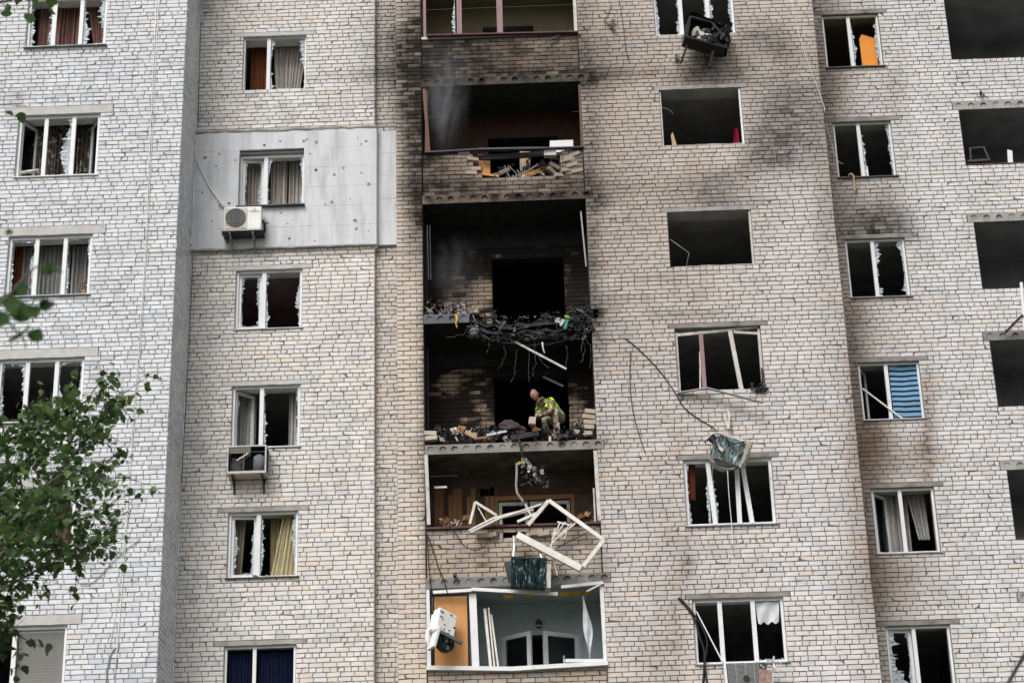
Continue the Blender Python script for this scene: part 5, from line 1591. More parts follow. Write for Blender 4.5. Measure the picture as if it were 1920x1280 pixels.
cable('condensate_hose', 'frayed insulated hose running down to the clean air conditioner', [(366, 285, -.08), (372, 308, -.08), (385, 335, -.08), (398, 358, -.09), (420, 388, -.12)], CABLE_W, .016, YM, cat='hose')
cable('white_wire', 'thin white wire hanging off the corner of the sooty wall', [(1484, 0), (1497, 60), (1516, 120), (1535, 170), (1545, 200), (1546, 210)], CABLE_W, .006, YR)
cable('white_wire', 'loose end of thin white wire before the narrow windows', [(1549, 230, -.5), (1562, 280, -.4), (1570, 300, -.3), (1580, 308, -.2)], CABLE_W, .006, YS)
cable('black_cable', 'long black cable slung from the wall to the hanging air conditioner', [(1171, 634), (1190, 648), (1230, 687), (1262, 730), (1282, 763), (1310, 785), (1335, 800), (1352, 815, -.2)], BLACK, .011)
cable('black_line', 'thin frayed black cable hanging beside the long slung one', [(1183, 657), (1181, 700), (1183, 745), (1190, 785), (1200, 820), (1210, 850)], BLACK, .009)
cable('black_line', 'thin black wire hanging beside the twisted bracket on the upper wall', [(1160, 0), (1166, 30), (1172, 80), (1178, 114)], BLACK, .007)
cable('black_hose', 'thick black hose dangling beside the lowest wide window', [(1272, 1120), (1290, 1140), (1304, 1165), (1312, 1195), (1321, 1225), (1318, 1285)], BLACK, .024)
cable('black_hose', 'second thick black hose beside the lowest wide window', [(1276, 1121), (1300, 1150), (1318, 1178), (1326, 1205), (1322, 1240), (1326, 1285)], BLACK, .018)
cable('grey_line', 'thin grey wire below the hanging air conditioner', [(1364, 880, -.25), (1367, 930, -.2), (1372, 985, -.1), (1374, 1030, -.03)], CABLE_W, .009)
m = MB()
for a, b in (((1137, 44), (1152, 50)), ((1150, 36), (1140, 50)), ((1142, 46), (1155, 58)), ((1153, 38), (1146, 48))): m.bar(P(a[0], a[1], YR - .05), P(b[0], b[1], YR - .08), .02, .03)
m.tube([P(1140, 46, YR - .02), P(1133, 40, YR - .03), P(1141, 25, YR - .02), P(1148, 10, YR - .02)], .006, 4); m.tube([P(1146, 50, YR - .02), P(1152, 66, YR - .03)], .006, 4)
tag(m.build('twisted_bracket', METAL_D), 'small twisted metal bracket fixed to the upper wall', 'bracket')
m = MB(); m.bar(P(1029, 76, YR - .05), P(1072, 57, YR + .03), .035, .03); tag(m.build('dark_stick', METAL_D), 'dark stick leaning on the rail of the top balcony', 'stick')
m = MB(); m.tube([P(853, 1080, YR + .02), P(853, 1076, YR - .12)], .035, 8); tag(m.build('drain_pipe_end', METAL_D), 'short drain pipe stub above the lowest slab', 'pipe')
m = MB(); m.tube([pix(1839, 176, YS + .02), pix(1839, 174, YS - .12)], .035, 8); tag(m.build('drain_pipe_end', METAL_D), 'short drain pipe stub above a far loggia slab', 'pipe')
# awning arm and pipes at the far loggia
m = MB(); m.bar(pix(1884, 624, YS - .1), pix(1918, 590, YS - .35), .05, .05); tag(m.build('awning_arm', MAROON), 'dark red metal arm sticking out at a far loggia', 'arm')
m = MB(); m.tube([pix(1915, 530, YS - .3), pix(1922, 620, YS - .3)], .035, 8); tag(m.build('white_pipe', PVC), 'white pipe standing at the edge of a far loggia', 'pipe')
m = MB(); z = snap(OSILL[1], 0); m.box(OX0 + .01, OX1 - .01, YS - .01, YS + .1, z, z + .025); m.build('rail', MAROON, building)
for (zz, k) in ((snap(OSILL[4], 0), 1),):
    m = MB(); m.box(OX0 + .01, OX1 - .01, YS - .01, YS + .1, zz, zz + .03); m.build('rail', MAROON, building)
m = MB(); m.prism([(0, 0), (.11, 0), (.13, .30), (.03, .34)], 0, .03); o = m.build('white_board', PVC); o.location = pix(1890, 306, YS + .15); tag(o, 'broken white board standing on the maroon sill of a far loggia', 'board')
m = MB(); m.bar((0, 0, 0), (.5, 0, .02), .05, .2); m.bar((.1, 0, 0), (.12, 0, .38), .04); m.bar((.12, 0, .36), (.42, 0, .38), .03); m.bar((.42, 0, .38), (.5, 0, .05), .04); o = m.build('black_chair', METAL_D); o.location = pix(1812, 306, YS + .25); tag(o, 'black chair frame inside a far loggia', 'chair')

# ------------------------------------------------------------------ air conditioners
def ac_grille(m, cx, cz, r_, y, mi=0, n=9):
    for k in range(3):
        rr = r_ * (k + 1) / 3
        pts = [(cx + rr * math.cos(t), y, cz + rr * math.sin(t)) for t in [2 * math.pi * i / 22 for i in range(23)]]
        m.tube(pts, .004, 4, mi, cap=False)
    for k in range(n):
        x = cx - r_ + 2 * r_ * (k + .5) / n; h = math.sqrt(max(0, r_ * r_ - (x - cx) ** 2)); m.tube([(x, y, cz - h), (x, y, cz + h)], .004, 4, mi)


def bracket(parent, x, z, depth=.38, mt=METAL_D):
    m = MB(); m.bar((x, -.36, z), (x, depth - .36, z), .035, .035, up=(0, 0, 1)); m.bar((x, depth - .37, z), (x, depth - .37, z - .30), .035, .03); m.bar((x, -.34, z), (x, depth - .38, z - .28), .025, .025, up=(1, 0, 0))
    return m.build_local('bracket', mt, parent)


def fan_blades(m, cx, cz, r_, y, mi=0):
    for k in range(3):
        a0 = 2 * math.pi * k / 3
        def fn(u, v):
            a = a0 + 1.5 * u; rr = r_ * (.25 + .72 * v); return (cx + rr * math.cos(a), y + .05 * (u - .5), cz + rr * math.sin(a))
        m.sheet(fn, 6, 4, mi)
    m.disc((cx, cz), r_ * .28, y - .03, y + .03, 14, mi)


# intact white unit
c0 = pix(455, 432, YI)
W1, H1, D1 = .80, .56, .28
a = empty('air_conditioner', (pix(455, 432, YI - .30).x, YI, pix(455, 432, YI - .36).z))
tag(a, 'clean white air conditioner on brackets against grey cladding', 'air conditioner')
m = MB(); m.bbox((0, -.22, H1 / 2), (W1, D1, H1), bev=.012); m.build_local('casing', WHITE, a)
m = MB(); m.box(-W1 / 2 + .02, .10, -.372, -.361, .035, H1 - .03); m.build_local('front_panel', CREAM, a)
m = MB(); m.disc((-.145, .30), .215, -.384, -.372, 28); m.build_local('fan_opening', METAL_D, a)
m = MB(); ac_grille(m, -.145, .30, .215, -.392, n=13); m.build_local('grille', CABLE_G, a)
m = MB(); m.box(.115, W1 / 2 - .008, -.3665, -.3612, .03, H1 - .02); m.build_local('side_panel', WHITE, a)
m = MB()
for dx, dz in ((0, .022), (-.026, -.018), (.026, -.018)): m.prism([(.25 + dx - .013, .495 + dz), (.25 + dx, .495 + dz - .022), (.25 + dx + .013, .495 + dz), (.25 + dx, .495 + dz + .022)], -.3692, -.3668)
m.build_local('emblem', LETTER_RED, a)
fc = bpy.data.curves.new('lettering', 'FONT'); fc.body = 'MITSUBISHI'; fc.size = .045; fc.align_x = 'CENTER'; fc.extrude = .001
fo = bpy.data.objects.new('lettering_curve', fc); COL.objects.link(fo)
lm = bpy.data.meshes.new_from_object(fo.evaluated_get(bpy.context.evaluated_depsgraph_get())); bpy.data.objects.remove(fo)
lm.materials.clear(); fo = link('lettering', lm, LETTER_GREY); fo.parent = a; fo.location = (.25, -.3695, .425); fo.rotation_euler = (R(90), 0, 0)
m = MB(); m.box(-.44, .44, -.38, .0, -.02, -.004); m.build_local('tray', METAL_D, a)
bracket(a, -.27, -.04, mt=CABLE_G); bracket(a, .22, -.04, mt=CABLE_G)
m = MB(); m.tube([(.41, -.2, .30), (.45, -.2, .22), (.45, -.15, .10), (.41, -.1, .02)], .03, 7); m.build_local('hose', BLACK, a)

# stripped unit with its compressor showing
a = empty('air_conditioner', (pix(463, 888, YM - .30).x, YM, pix(463, 886, YM - .36).z))
tag(a, 'stripped air conditioner with a grey compressor cylinder on the pale wall', 'air conditioner')
W2, H2 = .80, .58
m = MB(); bar_frame(m, -W2 / 2, W2 / 2, 0, H2, -.40, -.36, .03); bar_frame(m, -W2 / 2, W2 / 2, 0, H2, -.06, -.03, .025)
for x in (-W2 / 2, W2 / 2 - .02): m.box(x, x + .02, -.36, -.06, 0, .03); m.box(x, x + .02, -.36, -.06, H2 - .03, H2)
m.build_local('casing_frame', mat('grey_enamel', (.44, .44, .42), .5, .15, 8), a)
m = MB(); m.box(-W2 / 2 + .03, W2 / 2 - .03, -.065, -.05, .03, H2 - .03); m.box(-W2 / 2 + .004, -W2 / 2 + .012, -.36, -.066, .03, H2 - .03); m.box(W2 / 2 - .012, W2 / 2 - .004, -.36, -.066, .03, H2 - .03); m.box(-W2 / 2 + .013, W2 / 2 - .013, -.36, -.066, H2 - .02, H2 - .012); m.build_local('back_coil', SOOT, a)  # black back, side and top lining added so the open casing looks dark inside
m = MB(); m.box(-W2 / 2, W2 / 2, -.40, -.02, -.02, -.001); m.build_local('tray', CREAM, a)
m = MB(); m.tube([(.24, -.25, .0), (.24, -.25, .36)], .125, 16); m.tube([(.24, -.25, .36), (.24, -.25, .41)], .125, 16, r1=.06); m.build_local('compressor', CONC_BLUE, a, True)
m = MB()
for k in range(14): m.bar((-.38 + k * .034, -.39, H2 - .02), (-.38 + k * .034, -.385, H2 - .17), .006, .006)
for k in range(4): m.bar((-.38, -.392, H2 - .03 - k * .04), (.08, -.392, H2 - .03 - k * .04), .006, .006)
m.build_local('grille', CREAM, a)
m = MB(); m.bar((-.06, -.38, .03), (-.06, -.38, .40), .03, .03); m.bar((-.17, -.36, .24), (.05, -.34, .42), .09, .02); m.bbox((-.22, -.2, .2), (.25, .1, .3), (.1, .2, .1)); m.build_local('inner_plates', [METAL_D], a)
m = MB(); m.bar((-.2, -.39, .26), (.03, -.39, .41), .03, .02); m.build_local('broken_strip', CREAM, a)
bracket(a, -.29, -.04); bracket(a, .31, -.04)

BURNT = mat('burnt_black_metal', (.010, .010, .011), .55, .4, 10, .4, 30)
# burnt black unit tilted on its brackets under the top wide window
a = empty('air_conditioner', pix(1320, 88, YR - .40), (R(-8), R(14), R(10)))
tag(a, 'burnt black air conditioner with a pale fan, tilted under the top wide window', 'air conditioner')
m = MB(); bar_frame(m, -.42, .42, -.02, .56, -.16, -.13, .045); bar_frame(m, -.40, .40, 0, .52, .12, .15, .035)
for x in (-.42, .39): m.box(x, x + .03, -.13, .13, -.02, .56)
m.box(-.41, .41, -.15, .14, -.03, -.005); m.box(-.41, .41, -.13, .13, .545, .56); m.build_local('casing_frame', BURNT, a)
m = MB(); m.box(-.40, .40, .10, .13, .02, .53); m.build_local('back_coil', BURNT, a)
m = MB(); rs = random.Random(41)
for k in range(26):
    q = Vector((rs.uniform(.0, .42), rs.uniform(-.2, .0), rs.uniform(.0, .54))); m.bbox(q, (rs.uniform(.05, .2), rs.uniform(.02, .08), rs.uniform(.03, .14)), (rs.uniform(-1, 1), rs.uniform(-1, 1), rs.uniform(-1, 1)))
m.sheet(lambda u, v: (-.44 + .90 * u, -.20 + .34 * v, .57 + .05 * math.sin(7 * u + 3 * v) + .03 * math.sin(15 * u)), 12, 5)
m.sheet(lambda u, v: (.40 + .07 * math.sin(6 * v + 2 * u), -.22 + .36 * u, -.02 + .58 * v), 5, 8)
m.build_local('crumpled_casing', BURNT, a)
m = MB(); fan_blades(m, -.10, .28, .20, -.02); m.build_local('fan', CREAM, a)
m = MB(); m.tube([(-.10, -.03, .28), (-.10, .10, .28)], .12, 14); m.build_local('motor', METAL_D, a)
a.scale = (1.1, 1.1, 1.1)
m = MB(); m.bbox((.22, -.02, .20), (.30, .22, .36), (.1, .3, .2)); m.bbox((.33, -.08, .34), (.16, .2, .3), (.3, -.5, .3)); m.bar((.05, -.17, .50), (.42, -.2, .1), .05, .03); m.bar((.08, -.17, .02), (.34, -.2, .52), .04, .03); m.build_local('charred_insides', BURNT, a)
for (pa_, pb_, pc_) in (((1290, 80), (1277, 118), (1268, 108)), ((1337, 95), (1331, 126), (1324, 112))):
    m = MB(); m.bar(P(pa_[0], pa_[1], YR - .45), P(pb_[0], pb_[1], YR - .30), .05, .05); m.bar(P(pb_[0], pb_[1], YR - .30), P(pc_[0], pc_[1], YR - .02), .04, .04); m.bar(P(pc_[0], pc_[1] - 6, YR - .01), P(pc_[0], pc_[1] + 10, YR - .01), .05, .012)
    o = m.build('bracket', METAL_D); o.parent = a; o.matrix_parent_inverse = (Matrix.Translation(a.location) @ a.rotation_euler.to_matrix().to_4x4() @ Matrix.Scale(1.1, 4)).inverted()


def coil_block(parent, w, h, d, fin, case, seed=0, dent=.03):
    """finned heat exchanger: each tube row proud, fins as fine ribs, crumpled a little"""
    rs = random.Random(seed)
    m = MB(); n = 26
    for i in range(n):
        x0 = -w / 2 + w * i / n
        k = dent * math.sin(i * .7 + seed) + rs.uniform(-.006, .006)
        vs = []
        for j in range(9):
            z = h * j / 8; yy = -d / 2 + k + dent * .8 * math.sin(j * 1.3 + i * .35 + seed)
            vs += [(x0, yy + .012, z), (x0 + w / n * .5, yy - .006, z), (x0 + w / n, yy + .012, z)]
        fs = []
        for j in range(8):
            for q in range(2): fs.append((j * 3 + q, j * 3 + q + 1, j * 3 + 4 + q, j * 3 + 3 + q))
        m.add(vs, fs)
    m.box(-w / 2 + .004, w / 2 - .004, -d / 2 + .05, d / 2, .004, h - .004)
    o = m.build_local('heat_exchanger', fin, parent)
    return o


# unit dangling on its hose in front of a wide window
_rot = Euler((R(20), R(26), R(-12)))
a = empty('air_conditioner', pix(1367, 842, YR - .34) - _rot.to_matrix() @ Vector((0, 0, .24)), _rot)
tag(a, 'smashed air conditioner with shiny fins dangling above a wide window', 'air conditioner')
coil_block(a, .66, .46, .14, FIN, CREAM, 3)
m = MB(); m.box(.33, .36, -.10, .26, -.02, .52); m.bbox((.36, .02, .30), (.05, .24, .46), (0, .08, .1)); m.build_local('side_panel', CREAM, a)
m = MB(); m.box(-.34, .36, -.06, .26, .475, .495); m.build_local('top_panel', CREAM, a)
m = MB(); m.sheet(lambda u, v: (-.38 + .62 * u, -.02 + .30 * v - .10 * math.sin(3 * u), -.05 - .14 * math.sin(math.pi * u) + .05 * math.sin(9 * v + 4 * u)), 10, 5); m.build_local('bent_tray', mat('grimy_tray', (.26, .245, .22), .6, .3, 9), a)
m = MB(); m.bar((-.40, -.1, .38), (-.20, -.14, .22), .05, .03); m.bar((-.38, -.1, .40), (-.46, -.08, .26), .04, .03); m.bbox((-.36, -.06, .34), (.12, .08, .16), (.3, .4, .2)); m.build_local('bent_plate', METAL_D, a)
m = MB(); m.bar((-.24, -.12, .26), (-.08, -.13, .18), .05, .015); m.build_local('label_plate', WHITE, a)
m = MB(); m.tube([(-.1, -.09, .45), (-.02, -.2, .40), (.10, -.2, .38), (.24, -.1, .47), (.28, 0, .5)], .014, 6); m.build_local('hose', BLACK, a)
m = MB()
m.bar(P(1364, 765, YR - .02), P(1368, 782, YR - .05), .05, .04); m.bar(P(1358, 778, YR - .04), P(1366, 804, YR - .14), .035, .03); m.bar(P(1368, 778, YR - .05), P(1366, 804, YR - .14), .03, .03)
tag(m.build('wall_bracket', CREAM), 'twisted wall bracket above the dangling air conditioner', 'bracket')

# unit hanging below the maroon rail
a = empty('air_conditioner', pix(990, 1102, YR - .36), (R(-4), R(3), R(6)))
tag(a, 'dark teal finned air conditioner hanging below the white slanted frame bar', 'air conditioner')
coil_block(a, .68, .56, .2, FIN_DARK, CREAM, 7, .02)
m = MB(); m.box(.34, .43, -.08, .20, .0, .48); m.build_local('side_panel', CREAM, a)
m = MB(); m.box(-.34, .36, -.10, .16, .562, .60); m.build_local('top_panel', SOOT, a)
m = MB(); m.sheet(lambda u, v: (-.34 - .10 * u * (.3 + v), -.02 + .08 * u, .10 + .42 * v), 4, 6); m.build_local('torn_side', METAL_D, a)
m = MB(); m.tube([P(963, 1005, YR - .1), P(964, 1020, YR - .2), P(963, 1035, YR - .25), P(962, 1050, YR - .3)], .025, 6, r1=.03); m.tube([P(1012, 1036, YR - .2), P(1016, 1045, YR - .25), P(1017, 1054, YR - .3)], .035, 6, r1=.02)
o = m.build('hanger', METAL); o.parent = a; o.matrix_parent_inverse = (Matrix.Translation(a.location) @ a.rotation_euler.to_matrix().to_4x4()).inverted()

# white wreck hanging by the pier at the lowest balcony
a = empty('air_conditioner', pix(826, 1196, YR - .34), (R(-10), R(18), R(38)))
tag(a, 'white wrecked air conditioner with black fan hanging before the orange board', 'air conditioner')
m = MB(); m.bbox((0, 0, .30), (.44, .26, .52), (0, 0, 0), bev=.02); m.build_local('casing', WHITE, a)
m = MB(); rs = random.Random(3)
for k in range(16):
    q = Vector((rs.uniform(-.19, .19), -.134, rs.uniform(.06, .54))); m.bbox(q, (rs.uniform(.01, .05), .012, rs.uniform(.006, .03)), (0, rs.uniform(-1, 1), 0))
m.build_local('dents', METAL_D, a)
m = MB(); m.disc((.08, -.04), .22, -.05, .03, 22); m.build_local('fan', BLACK, a)
m = MB(); fan_blades(m, .08, -.04, .19, -.07); m.build_local('fan_blades', FIN_DARK, a)
m = MB(); m.tube([(-.22, .02, .12), (-.30, .02, .02), (-.28, .02, -.20), (-.20, .02, -.30)], .05, 7, r1=.02); m.bbox((-.17, -.05, -.10), (.05, .2, .5), (0, .1, 0)); m.build_local('torn_casing', WHITE, a)
m = MB(); m.bar((-.1, -.14, .03), (.40, -.16, .02), .07, .04); m.bar((.36, -.16, .02), (.40, -.16, -.08), .01, .01); m.build_local('base_rail', CONC_BLUE, a)
cable('black_hose', 'frayed dark hose holding the white wrecked air conditioner', [(812, 1120, -.1), (811, 1135, -.18), (812, 1150, -.26)], BLACK, .03)

# radiator unit at the very bottom
a = empty('air_conditioner', pix(1402, 1302, YR - .30), (R(-3), R(-1), 0))
tag(a, 'grey ribbed air conditioner back below the lowest wide window', 'air conditioner')
m = MB(); m.box(-.38, .40, -.05, .22, 0, .60); m.build_local('casing', METAL_D, a)
m = MB()
for k in range(24): m.box(-.34, .26, -.062, -.05, .02 + k * .024, .032 + k * .024)
for x in (-.18, 0, .16): m.box(x - .008, x + .008, -.07, -.055, .01, .60)
m.build_local('grille', CABLE_G, a)
m = MB(); m.box(-.40, -.36, -.08, .2, 0, .62); m.build_local('side_rail', PVC, a)
m = MB(); m.bbox((.34, -.07, .2), (.24, .03, .5), (0, .1, .2)); m.build_local('rusty_panel', RUSTY, a)
m = MB(); m.disc((0, .3), .06, -.085, -.06, 14); m.build_local('hub', BLACK, a)
m = MB(); rs = random.Random(6)
for k in range(8): 
    b = Vector((rs.uniform(.25, .62), -.05, rs.uniform(.40, .60))); m.bar(b, b + Vector((rs.uniform(-.12, .12), rs.uniform(-.05, .05), rs.uniform(-.1, .16))), rs.uniform(.01, .03), .012)
m.bar((.48, -.02, .2), (.56, -.02, .72), .03, .02); m.bar((.60, -.02, .3), (.68, -.02, .60), .02, .02); m.build_local('bent_strips', METAL, a)

# small things on the window sills
m = MB(); m.tube([(0, 0, .035), (.38, -.03, .05)], .035, 10, r1=.05); o = m.build('rolled_blind', CREAM, smooth=True); o.location = pix(38, 327, YL - .03); tag(o, 'cream rolled-up blind lying on a bay window sill', 'roll')
dp = empty('dried_plant', pix(157, 549, YL + .12)); tag(dp, 'dried brown plant standing in the corner of a bay window', 'plant')
m = MB(); rs = random.Random(19)
for k in range(60):
    c = Vector((rs.gauss(0, .09), rs.uniform(-.05, .05), abs(rs.gauss(.16, .11)))); M_ = Matrix.Translation(c) @ Euler((rs.uniform(-2, 2), rs.uniform(-2, 2), rs.uniform(-2, 2))).to_matrix().to_4x4()
    m.add([M_ @ Vector(v) for v in ((-.03, 0, 0), (0, .012, .01), (.035, 0, 0), (0, -.012, -.01))], [(0, 1, 2, 3)], rs.choice((0, 0, 1)))
m.build_local('leaves', [mat('dry_leaf', (.20, .10, .045), .9, .3, 12), WOOD_PALE], dp)
m = MB(); m.tube([(0, 0, 0), (0, 0, .30)], .008, 5); m.build_local('stem', WOOD_DARK, dp)
m = MB(); m.tube([(0, 0, -.02), (0, 0, .05)], .05, 10, r1=.065); m.build_local('pot', RUSTY, dp)

# ------------------------------------------------------------------ the man on the burnt balcony
def camo_material(name, base, c2, c3, scale=9):
    m = mat(name, base, .9, .12, 10, col2=c2, mix2=(.50, .54), s2=scale)
    t = m.node_tree; N = t.nodes; L_ = t.links; p = N['Principled BSDF']
    src = p.inputs['Base Color'].links[0].from_socket
    tc = N.new('ShaderNodeTexCoord'); n = N.new('ShaderNodeTexNoise'); n.inputs['Scale'].default_value = scale * 1.6; n.noise_dimensions = '4D'; n.inputs['W'].default_value = 3
    L_.new(tc.outputs['Object'], n.inputs['Vector'])
    r = N.new('ShaderNodeMapRange'); r.inputs['From Min'].default_value = .54; r.inputs['From Max'].default_value = .58; L_.new(n.outputs['Fac'], r.inputs['Value'])
    mx = N.new('ShaderNodeMix'); mx.data_type = 'RGBA'; mx.inputs['B'].default_value = (*c3, 1); L_.new(r.outputs[0], mx.inputs['Factor']); L_.new(src, mx.inputs['A']); L_.new(mx.outputs['Result'], p.inputs['Base Color'])
    return m


CAMO = camo_material('camouflage_jacket', (.19, .15, .075), (.055, .047, .022), (.40, .34, .23))
CAMO_L = camo_material('camouflage_trousers', (.36, .31, .22), (.12, .10, .06), (.48, .43, .33), 11)
SKIN = mat('skin', (.46, .23, .17), .6, .08, 12, spec=.35)
GLOVE = mat('dark_glove', (.05, .045, .035), .8, .2, 20)
VEST = mat('hi_vis_vest', (.52, .86, .035), .6, .06, 10)
REFL = mat('reflective_tape', (.42, .46, .48), .35, .08, 10)
ARMOUR = camo_material('dark_plate_carrier', (.045, .055, .045), (.03, .035, .03), (.08, .085, .06), 9)
SHOE = mat('dark_red_shoe', (.16, .025, .045), .7, .2, 10)
HAIRM = mat('shaved_hair', (.30, .16, .125), .7, .1, 30)


def build_person():
    F0 = P(1043, 812, YR + .28)
    root = empty('person', F0)
    tag(root, 'crouching shaven-headed person in camouflage and lime safety vest lifting a brick', 'person')
    J = dict(pelvis=(.06, .26, .40), spine=(-.03, .18, .50), chest=(-.14, .07, .61), neck=(-.30, -.02, .69), head=(-.38, -.07, .755),
             shL=(-.10, -.06, .66), elL=(-.07, -.22, .40), wrL=(-.31, -.33, .25), haL=(-.385, -.355, .215),
             shR=(-.32, .12, .55), elR=(-.37, -.05, .33), wrR=(-.41, -.26, .23), haR=(-.43, -.32, .20),
             hipL=(.11, .20, .38), knL=(-.02, -.18, .42), anL=(.02, -.06, .06), toL=(.0, -.22, .03),
             hipR=(-.02, .28, .36), knR=(-.26, .0, .33), anR=(-.16, .22, .06), toR=(-.22, .08, .03))
    rad = dict(pelvis=(.15, .14), spine=(.145, .13), chest=(.165, .14), neck=(.065, .065), head=(.055, .055), shL=(.085, .085), elL=(.062, .062), wrL=(.045, .045), haL=(.035, .045), shR=(.085, .085), elR=(.06, .06), wrR=(.045, .045), haR=(.035, .045),
               hipL=(.10, .10), knL=(.078, .078), anL=(.055, .055), toL=(.045, .04), hipR=(.10, .10), knR=(.078, .078), anR=(.055, .055), toR=(.045, .04))
    E_ = [('pelvis', 'spine'), ('spine', 'chest'), ('chest', 'neck'), ('neck', 'head'), ('chest', 'shL'), ('shL', 'elL'), ('elL', 'wrL'), ('wrL', 'haL'), ('chest', 'shR'), ('shR', 'elR'), ('elR', 'wrR'), ('wrR', 'haR'),
          ('pelvis', 'hipL'), ('hipL', 'knL'), ('knL', 'anL'), ('anL', 'toL'), ('pelvis', 'hipR'), ('hipR', 'knR'), ('knR', 'anR'), ('anR', 'toR')]
    names = list(J)
    # five bent fingers on each hand, closing on the brick
    for s, dirx in (('L', -1), ('R', -1)):
        h = Vector(J['ha' + s]); w = Vector(J['wr' + s]); d = (h - w).normalized(); side = d.cross(Vector((0, 0, 1))).normalized()
        for k, (off, ln) in enumerate(((-.030, .055), (-.010, .065), (.012, .062), (.032, .05))):
            a = h + side * off + d * .025; b = a + d * ln * .6 + Vector((0, 0, -.008)); c = b + d * ln * .35 + Vector((0, 0, -.03))
            for nm, q in (('a', a), ('b', b), ('c', c)):
                J['f%s%d%s' % (s, k, nm)] = tuple(q); rad['f%s%d%s' % (s, k, nm)] = (.0095, .0095)
            E_ += [('ha' + s, 'f%s%da' % (s, k)), ('f%s%da' % (s, k), 'f%s%db' % (s, k)), ('f%s%db' % (s, k), 'f%s%dc' % (s, k))]
        a = w.lerp(h, .6) + side * (.045 if s == 'L' else -.045) + Vector((0, 0, -.01)); b = a + d * .04 + Vector((0, 0, -.025))
        J['t%sa' % s] = tuple(a); J['t%sb' % s] = tuple(b); rad['t%sa' % s] = rad['t%sb' % s] = (.011, .011)
        E_ += [('ha' + s, 't%sa' % s), ('t%sa' % s, 't%sb' % s)]
    names = list(J)
    me = bpy.data.meshes.new('body_rig'); me.from_pydata([J[n] for n in names], [(names.index(a), names.index(b)) for a, b in E_], [])
    tmp = bpy.data.objects.new('body_rig', me); COL.objects.link(tmp)
    md = tmp.modifiers.new('skin', 'SKIN'); md.use_smooth_shade = True
    sv = me.skin_vertices[0].data
    for i, n in enumerate(names):
        sv[i].radius = rad[n]; sv[i].use_root = (n == 'pelvis')
    tmp.modifiers.new('sub', 'SUBSURF').levels = 2
    tmp.modifiers['sub'].render_levels = 2
    dg = bpy.context.evaluated_depsgraph_get(); dg.update()
    ev = tmp.evaluated_get(dg); em = ev.to_mesh()
    V = [v.co.copy() for v in em.vertices]; N_ = [v.normal.copy() for v in em.vertices]; Fc = [tuple(p.vertices) for p in em.polygons]
    ev.to_mesh_clear(); bpy.data.objects.remove(tmp); bpy.data.meshes.remove(me)

    def seg_d(p, a, b):
        a, b = Vector(J[a]), Vector(J[b]); t = max(0, min(1, (p - a).dot(b - a) / max(1e-9, (b - a).length_squared))); return (p - a - (b - a) * t).length
    groups = {}
    for a, b in E_: groups[(a, b)] = None
    def which(p):
        best = min(E_, key=lambda e: seg_d(p, *e) - min(rad[e[0]][0], rad[e[1]][0]) * .8)
        return best
    m = MB(); m.v = [tuple(v) for v in V]
    mi = []; torso = []
    for f in Fc:
        c = sum((V[i] for i in f), Vector()) / len(f); a, b = which(c)
        if a in ('neck',) or b == 'head': k = 1
        elif a.startswith(('ha', 'f', 't')) or b.startswith(('ha',)): k = 3
        elif b.startswith('to'): k = 4
        elif b.startswith(('kn', 'an', 'hip')): k = 2
        else: k = 0
        mi.append(k)
        if (a, b) in (('pelvis', 'spine'), ('spine', 'chest'), ('chest', 'neck'), ('chest', 'shL'), ('chest', 'shR')): torso.append((f, (a, b)))
    m.f = Fc; m.m = mi
    # the head: skull, brow, nose, mouth, ears, turned to the camera and down
    hc = Vector((-.415, -.125, .80))
    HM = Matrix.Translation(hc) @ Euler((R(14), R(-10), R(-20))).to_matrix().to_4x4()
    def skull(u, v):
        th = 2 * math.pi * u; ph = math.pi * v
        x, y, z = math.sin(ph) * math.sin(th), -math.sin(ph) * math.cos(th), math.cos(ph)
        w = .078 * (1 - .22 * max(0, -z) ** 1.2); d = .098; h = .118
        X, Y_, Z_ = x * w, y * d, z * h
        if y < -.3 and abs(x) < .9:      # face plane
            Y_ *= .93
            Y_ -= .026 * math.exp(-((x / .16) ** 2) - (((z + .08) / .17) ** 2))        # nose
            Y_ -= .008 * math.exp(-((x / .5) ** 2) - (((z - .20) / .10) ** 2))         # brow
            Y_ += .011 * (math.exp(-(((x - .38) / .17) ** 2) - (((z - .06) / .10) ** 2)) + math.exp(-(((x + .38) / .17) ** 2) - (((z - .06) / .10) ** 2)))  # eye sockets
            Y_ -= .007 * math.exp(-((x / .28) ** 2) - (((z + .45) / .07) ** 2)); Y_ -= .010 * math.exp(-((x / .3) ** 2) - (((z + .78) / .14) ** 2))  # lips, chin
        return HM @ Vector((X, Y_, Z_))
    nb = len(m.v); fb = len(m.f)
    m.sheet(skull, 36, 26, 1)
    for k in range(fb, len(m.f)):
        c = sum((Vector(m.v[i]) for i in m.f[k]), Vector()) / len(m.f[k]); l = HM.inverted() @ c
        if l.z > .045 or (l.y > .0 and l.z > -.03): m.m[k] = 5
        if abs(l.x) > .018 and abs(l.x) < .044 and abs(l.z - .008) < .008 and l.y < -.05: m.m[k] = 6  # eye marks painted as brow shading, in the darker lip colour
        if abs(l.x) < .026 and abs(l.z + .054) < .004 and l.y < -.05: m.m[k] = 6
    for s in (-1, 1):
        m.sheet(lambda u, v: HM @ Vector((s * (.074 + .016 * math.sin(math.pi * v)), .012 + .028 * (u - .5) * 2 * math.sin(math.pi * (.15 + .7 * v)), -.03 + .062 * v)), 4, 6, 1)
    body = m.build_local('body', [CAMO, SKIN, CAMO_L, GLOVE, SHOE, HAIRM, mat('lip', (.30, .10, .09), .6, .05)], root, True)
    # vest, plate carrier and collar follow the trunk
    ax0, ax1 = Vector(J['pelvis']), Vector(J['chest'])
